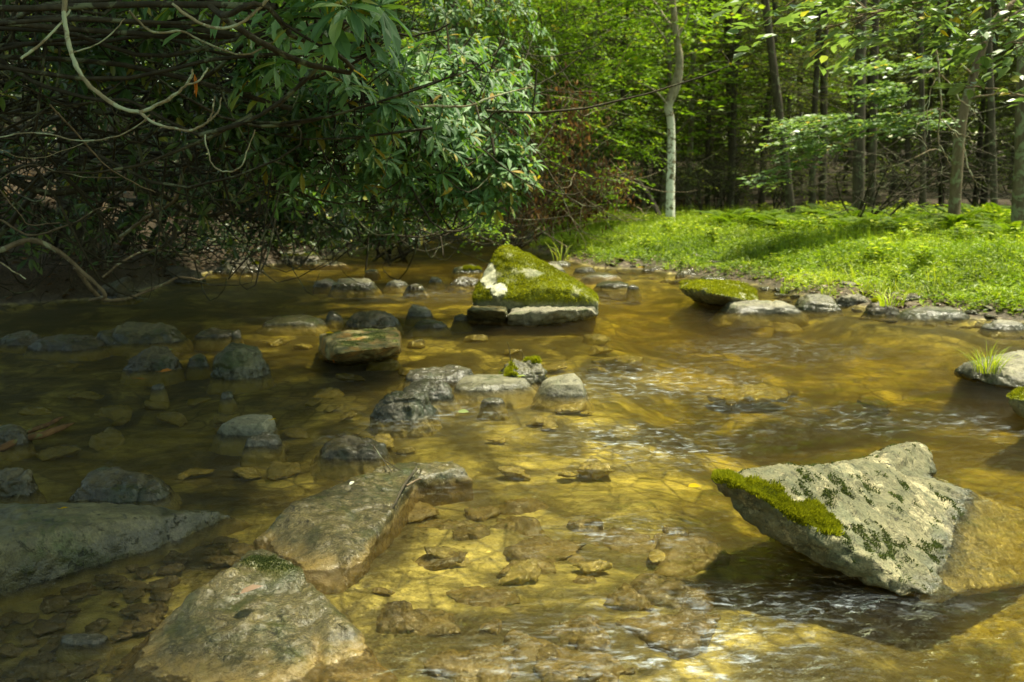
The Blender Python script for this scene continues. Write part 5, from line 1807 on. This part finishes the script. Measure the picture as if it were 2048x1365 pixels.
for k in range(12):
    D = rngf.uniform(17, 28)
    px = rngf.uniform(-60, 900)
    x = (px - 1024) / FPX * D
    yg = 370 + (CAM_H - gh(x, D)) * FPX / D
    shrub('understory_shrub', 'dim leafy shrub on the slope behind the left bank', (x, D, 0),
          [(px, yg - 60, D, 1.4, .9, .8, 70)], 'rhodo_dark', 'twig_dark', 520 + k, .09, .45, 11, bare=16)['group'] = 'dim shrubs on the slope behind the left bank'

# ------------------------------------------------------------------ trees beside the picture whose boughs hang in from above
def overhang(name, label, base, H, limbs, mat, bark, seed, lw, spL, nl, r0=.1, crown=None, ww=.6):
    """limbs: list of (world points polyline, r, sprays along)"""
    rng = np.random.default_rng(seed)
    base = np.array(base, float)
    base[2] = gh(base[0], base[1]) - .1
    root = empty(name, base)
    st, lf = Acc(), Acc()
    tube(st, wobble(spline([(0, 0, 0), (.1, .1, H * .5), (0, 0, H)], 14), .05, rng), np.linspace(r0, r0 * .3, 14), 9)
    for pts, r, ns, spread in limbs:
        q = wobble(spline(pts, 20), .02, rng)
        tube(st, q - base, np.linspace(r, .004, 20), 6, cap=False)
        for k in range(ns):
            j = rng.integers(7, 20)
            P = q[j] + rng.normal(0, 1, 3) * spread
            tube(st, np.array([q[max(0, j - 1)], P]) - base, (.004, .0015), 3, cap=False)
            d = unit(q[min(19, j + 1)] - q[j - 1]) + rng.normal(0, .6, 3) * (1, 1, .25)
            spray(lf, P - base, d, spL * rng.uniform(.6, 1.2), nl, lw, rng, 'oval', (0, 0, 1), .25, rng.uniform(.1, .7), ww)
    if crown:
        c, R, n, lw2 = crown
        for _ in range(n):
            u = rand_unit(rng, 1)[0] * rng.random() ** .33
            P = np.array(c) + u * np.array(R)
            if fbm(P[None] * .8, 2, seed)[0] < -.25:
                continue
            spray(lf, P - base, (rng.normal(), rng.normal(), rng.normal(0, .2)), .9 * rng.uniform(.6, 1.2), 16, lw2, rng, 'diamond', (0, 0, 1), .2, rng.uniform(.1, .8), .65)
        for _ in range(14):
            e = np.array(c) + rand_unit(rng, 1)[0] * np.array(R) * .7
            a0 = base + (0, 0, H * rng.uniform(.75, .97))
            tube(st, wobble(spline([a0, (a0 + e) / 2 + (0, 0, .4), e], 12), .08, rng) - base, np.linspace(r0 * .4, .01, 12), 5, cap=False)
    link('trunk', st.mesh('trunk', M[bark]), root)
    link('crown', lf.mesh('crown', M[mat], False), root)
    tag(root, label, 'tree')
    return root
def pl(*a):
    return [tuple(atd(x, y, D)) for x, y, D in a]
overhang('overhanging_tree', 'tree beyond the right edge whose pale leafy twigs hang into the top right corner', (4.9, 7.6, 0), 6,
         [([(4.9, 7.6, 3.0)] + pl((2150, -60, 6.2), (1980, -30, 5.9), (1850, 5, 5.7), (1740, 30, 5.5), (1650, 60, 5.4)), .02, 44, (.16, .16, .07)),
          ([(4.9, 7.6, 2.8)] + pl((2200, -20, 6.0), (2080, 10, 5.8), (2000, 45, 5.6), (1930, 80, 5.5)), .014, 15, (.10, .1, .05)),
          ([(4.9, 7.6, 2.6)] + pl((2150, 60, 6.0), (2080, 80, 5.8), (2010, 90, 5.6)), .014, 12, (.08, .1, .06)),
          ([(4.9, 7.6, 2.4)] + pl((2150, 180, 6.2), (2050, 190, 6.0), (1960, 180, 5.8), (1900, 175, 5.7)), .01, 4, (.06, .1, .02)),
          ([(4.9, 7.6, 3.2)] + pl((2150, -90, 5.8), (1900, -60, 5.4), (1700, -30, 5.2), (1570, 0, 5.2)), .02, 34, (.14, .14, .04))],
         'broadleaf_pale', 'twig_brown', 601, .092, .24, 8, .09, ww=.58)
# bare hanging twigs in front of the curved tree
dead = Acc()
bp = np.array(atd(1880, 0, 8.0))
rng = np.random.default_rng(3)
def tw(pts, D, r0, r1):
    q = wobble(spline([atd(x, y, D) for x, y in pts], 8 * len(pts)), .008, rng)
    tube(dead, q - bp, np.linspace(r0, r1, len(q)), 5, cap=False)
tw([(1892, -40), (1888, 30), (1874, 90), (1878, 150), (1882, 210), (1876, 260), (1880, 300)], 8, .012, .004)
tw([(1878, 150), (1862, 180), (1856, 230), (1852, 275)], 8, .006, .002)
tw([(1880, 240), (1910, 262), (1935, 275), (1948, 290)], 8, .005, .002)
tw([(1882, 150), (1905, 175), (1918, 200), (1940, 212), (1950, 235), (1935, 255), (1945, 270)], 8, .005, .002)
tw([(1878, 290), (1890, 310), (1900, 330)], 8, .004, .002)
tw([(1856, 200), (1842, 240), (1830, 262), (1850, 290), (1862, 320)], 8, .004, .002)
tw([(1910, 262), (1930, 300), (1940, 340), (1955, 375)], 8, .004, .002)
tw([(1925, 300), (1945, 350), (1970, 355)], 8, .003, .0015)
o = link('hanging_branch', dead.mesh('hanging_branch', M['twig_pale']), None, bp)
tag(o, 'bare pale branch with forked twigs hanging down in front of the curved tree', 'branch')

# unseen trees added outside the view, crowns shaped to shade left and far water
for i, (bx, by, H, c, R, n) in enumerate((
        (-5.2, 6.0, 7, (-1.8, 4.6, 5.0), (2.5, 2.9, .9), 1700),
        (-6.0, 11.5, 8, (-2.6, 10.0, 5.4), (2.4, 3.4, 1.1), 1500),
        (-5.4, 1.5, 7, (-1.1, 2.7, 5.2), (1.8, 1.7, .8), 900),
        (-7.0, 18.0, 10, (-4.4, 17.5, 7.2), (3.0, 3.4, 1.6), 420),
        (-3.4, 21.5, 9, (.6, 18.6, 6.6), (3.2, 2.8, 1.2), 900))):
    overhang('shade_tree', ['leaning tree on the left bank whose crown shades the nearest pool', 'tall tree behind the upper left bushes shading the far pool', 'tall tree behind the viewer on the left bank', 'tall tree above the far left bank', 'tree on the far bank whose crown shades the head of the stream'][i],
             (bx, by, 0), H, [], 'far_leaf', 'bark_dark', 610 + i, .1, .5, 10, .18, (c, R, n, .16))

# ------------------------------------------------------------------ sticks, driftwood and fallen leaves
def stick(name, pts, rad, mat, label, cat='stick', subs=()):
    P = np.array([atz(x, y, z) if z < 3 else atd(x, y, z) for x, y, z in pts])
    rng = np.random.default_rng(len(label))
    a = Acc()
    q = wobble(spline(P, 14), .002, rng)
    tube(a, q - P[0], np.linspace(rad, rad * .6, 14), 6)
    for sp in subs:
        S_ = np.array([atz(x, y, z) for x, y, z in sp])
        tube(a, spline(S_, 8) - P[0], np.linspace(rad * .7, rad * .35, 8), 5)
    o = link(name, a.mesh(name, M[mat]), None, P[0])
    tag(o, label, cat)
stick('twig', [(832, 938, .085), (812, 965, .075), (795, 995, .07), (782, 1020, .045)], .0055, 'twig_dark', 'dark straight twig lying along the far right edge of the flat slab')
stick('twig', [(748, 893, .12), (765, 918, .10), (785, 945, .085)], .003, 'twig_dark', 'thin forked twig poking up at the far tip of the flat slab', subs=[[(765, 918, .10), (790, 935, .08), (805, 942, .075)]])
stick('twig', [(812, 972, .075), (830, 962, .07), (842, 958, .07)], .004, 'twig_brown', 'short brown twig beside the dark straight twig')
stick('stem', [(1022, 722, .09), (1018, 700, .17), (1015, 684, .23)], .004, 'twig_pale', 'pale stem standing on the dark mossy lump of rock', 'stem')
stick('stem', [(1048, 716, .10), (1044, 705, .15), (1040, 698, .18)], .003, 'twig_pale', 'short green stem on the dark mossy lump of rock', 'stem')
stick('stem', [(668, 725, .02), (664, 708, .08), (662, 697, .12)], .004, 'leaf_orange', 'rusty red stem standing against the left end of the yellow block', 'stem')
stick('stick', [(1035, 420, 15.2), (1060, 447, 15.2), (1095, 470, 15.1), (1135, 495, 15.0)], .016, 'twig_brown', 'crooked brown stick rising from the tip of the grassy bank')
stick('stick', [(1110, 500, 15.4), (1106, 455, 15.4), (1120, 420, 15.4)], .008, 'twig_pale', 'thin upright pale stem by the tip of the grassy bank')
def log(name, pts, rad, mat, label, D=None):
    P = np.array([atz(*p) if p[2] < 3 else atd(*p) for p in pts])
    a = Acc()
    q = spline(P, 40)
    R = rad * (1 + .3 * fbm(q * 7, 3, 5)) * np.interp(np.linspace(0, 1, 40), [0, .1, .85, 1], [.05, 1, .9, .05])
    tube(a, q - P[0], R, 12)
    V = a.V[0]
    n = fbm((V + P[0]) * (25, 60, 60), 3, 6) * rad * .35
    a.V[0] = V + np.stack([n * 0, n, n], 1)
    o = link(name, a.mesh(name, M[mat]), None, P[0])
    tag(o, label, 'driftwood')
log('rotten_wood', [(-10, 905, .0), (40, 880, .01), (90, 868, .015), (150, 846, .012)], .016, 'rotwood', 'nearer of two pieces of rotten reddish wood in the water at the left edge')
log('rotten_wood', [(10, 882, .01), (50, 866, .015), (90, 852, .015), (130, 832, .01)], .011, 'rotwood', 'farther thinner piece of rotten reddish wood at the left edge')
log('fallen_log', [(1270, 476, 18.0), (1310, 470, 18.2), (1360, 464, 18.4), (1400, 460, 18.5)], .05, 'bark_dark', 'short dark log lying in the grass at the foot of the pale-barked tree')
log('fallen_log', [(1340, 470, 20.5), (1318, 430, 21.0), (1300, 395, 21.5), (1268, 350, 22.2)], .06, 'bark_dark', 'dark fallen trunk leaning behind the grass left of the pale-barked tree')

def fallen(px, py, z, L, mat, label, rz, seed, curl=.1, name='fallen_leaf', W=.5):
    rng = np.random.default_rng(seed)
    p = atz(px, py, z)
    acc = Acc()
    d = (math.cos(rz), math.sin(rz), curl)
    leaves(acc, [(0, 0, .003)], [d], [(rng.normal(0, .2), rng.normal(-.2, .2), 1)], L, L * W, 'oval', [.5])
    tube(acc, np.array([(0, 0, .003), (-d[0] * L * .35, -d[1] * L * .35, .006)]), (.0012, .0008), 3, .2)
    o = link(name, acc.mesh(name, M[mat], False), None, p)
    tag(o, label, 'leaf')
fallen(480, 1190, .105, .062, 'leaf_brown', 'curled brown leaf lying on the rounded tan rock', .5, 1, .25)
fallen(700, 972, .098, .03, 'leaf_white', 'small white leaf on the flat tan slab', 1.2, 2, .3)
fallen(120, 1020, .15, .03, 'leaf_yellow', 'thin curled yellow leaf on the broad olive boulder', -.2, 3, .3, W=.2)
fallen(1376, 975, .02, .05, 'leaf_yellow', 'bright yellow leaf in the water left of the large tilted slab', .1, 4, .1, W=.7)
fallen(320, 745, .01, .075, 'leaf_orange', 'orange leaf at the foot of the dark jagged rock', .1, 5, .2)
fallen(270, 758, .005, .065, 'leaf_orange', 'orange leaf floating left of the dark jagged rock', .0, 6, .0, W=.3)
fallen(337, 703, .09, .05, 'leaf_green', 'pale green leaf on the dark jagged rock', 1.2, 7, .2)
fallen(650, 668, .17, .06, 'leaf_yellow', 'yellow leaf at the upper left corner of the yellow block', .2, 8, .1)
fallen(541, 842, .06, .03, 'leaf_yellow', 'small curled yellow leaf on the flat pale-topped rock', .3, 9, .3)
fallen(915, 825, .012, .06, 'leaf_green', 'pale green leaf in the ripples before the midstream cluster', -.2, 10, .1, W=.6)
fallen(898, 785, .02, .05, 'leaf_green', 'yellow-green leaf caught between the wet midstream rocks', 1.4, 11, .3)
fallen(1275, 536, .06, .10, 'leaf_yellow', 'yellow leaf beside the flat dark slate stone', .3, 12, .1)
fallen(1876, 603, .06, .10, 'leaf_green', 'long pale leaf on the broad flat olive shore rock', .1, 13, .05)
fallen(1975, 607, .06, .07, 'leaf_orange', 'orange leaf on the shore gravel at the right', 1.0, 14, .3)
fallen(795, 488, .02, .09, 'leaf_yellow', 'far small yellow leaf floating by the dark left bank', .1, 15, .1)
fallen(1000, 512, .03, .08, 'leaf_yellow', 'tiny yellow leaf behind the peak of the mossy boulder', .1, 16, .2)
fallen(1032, 754, .08, .06, 'leaf_green', 'pale curled leaf lying on the dark mossy lump of rock', -.4, 17, .2)
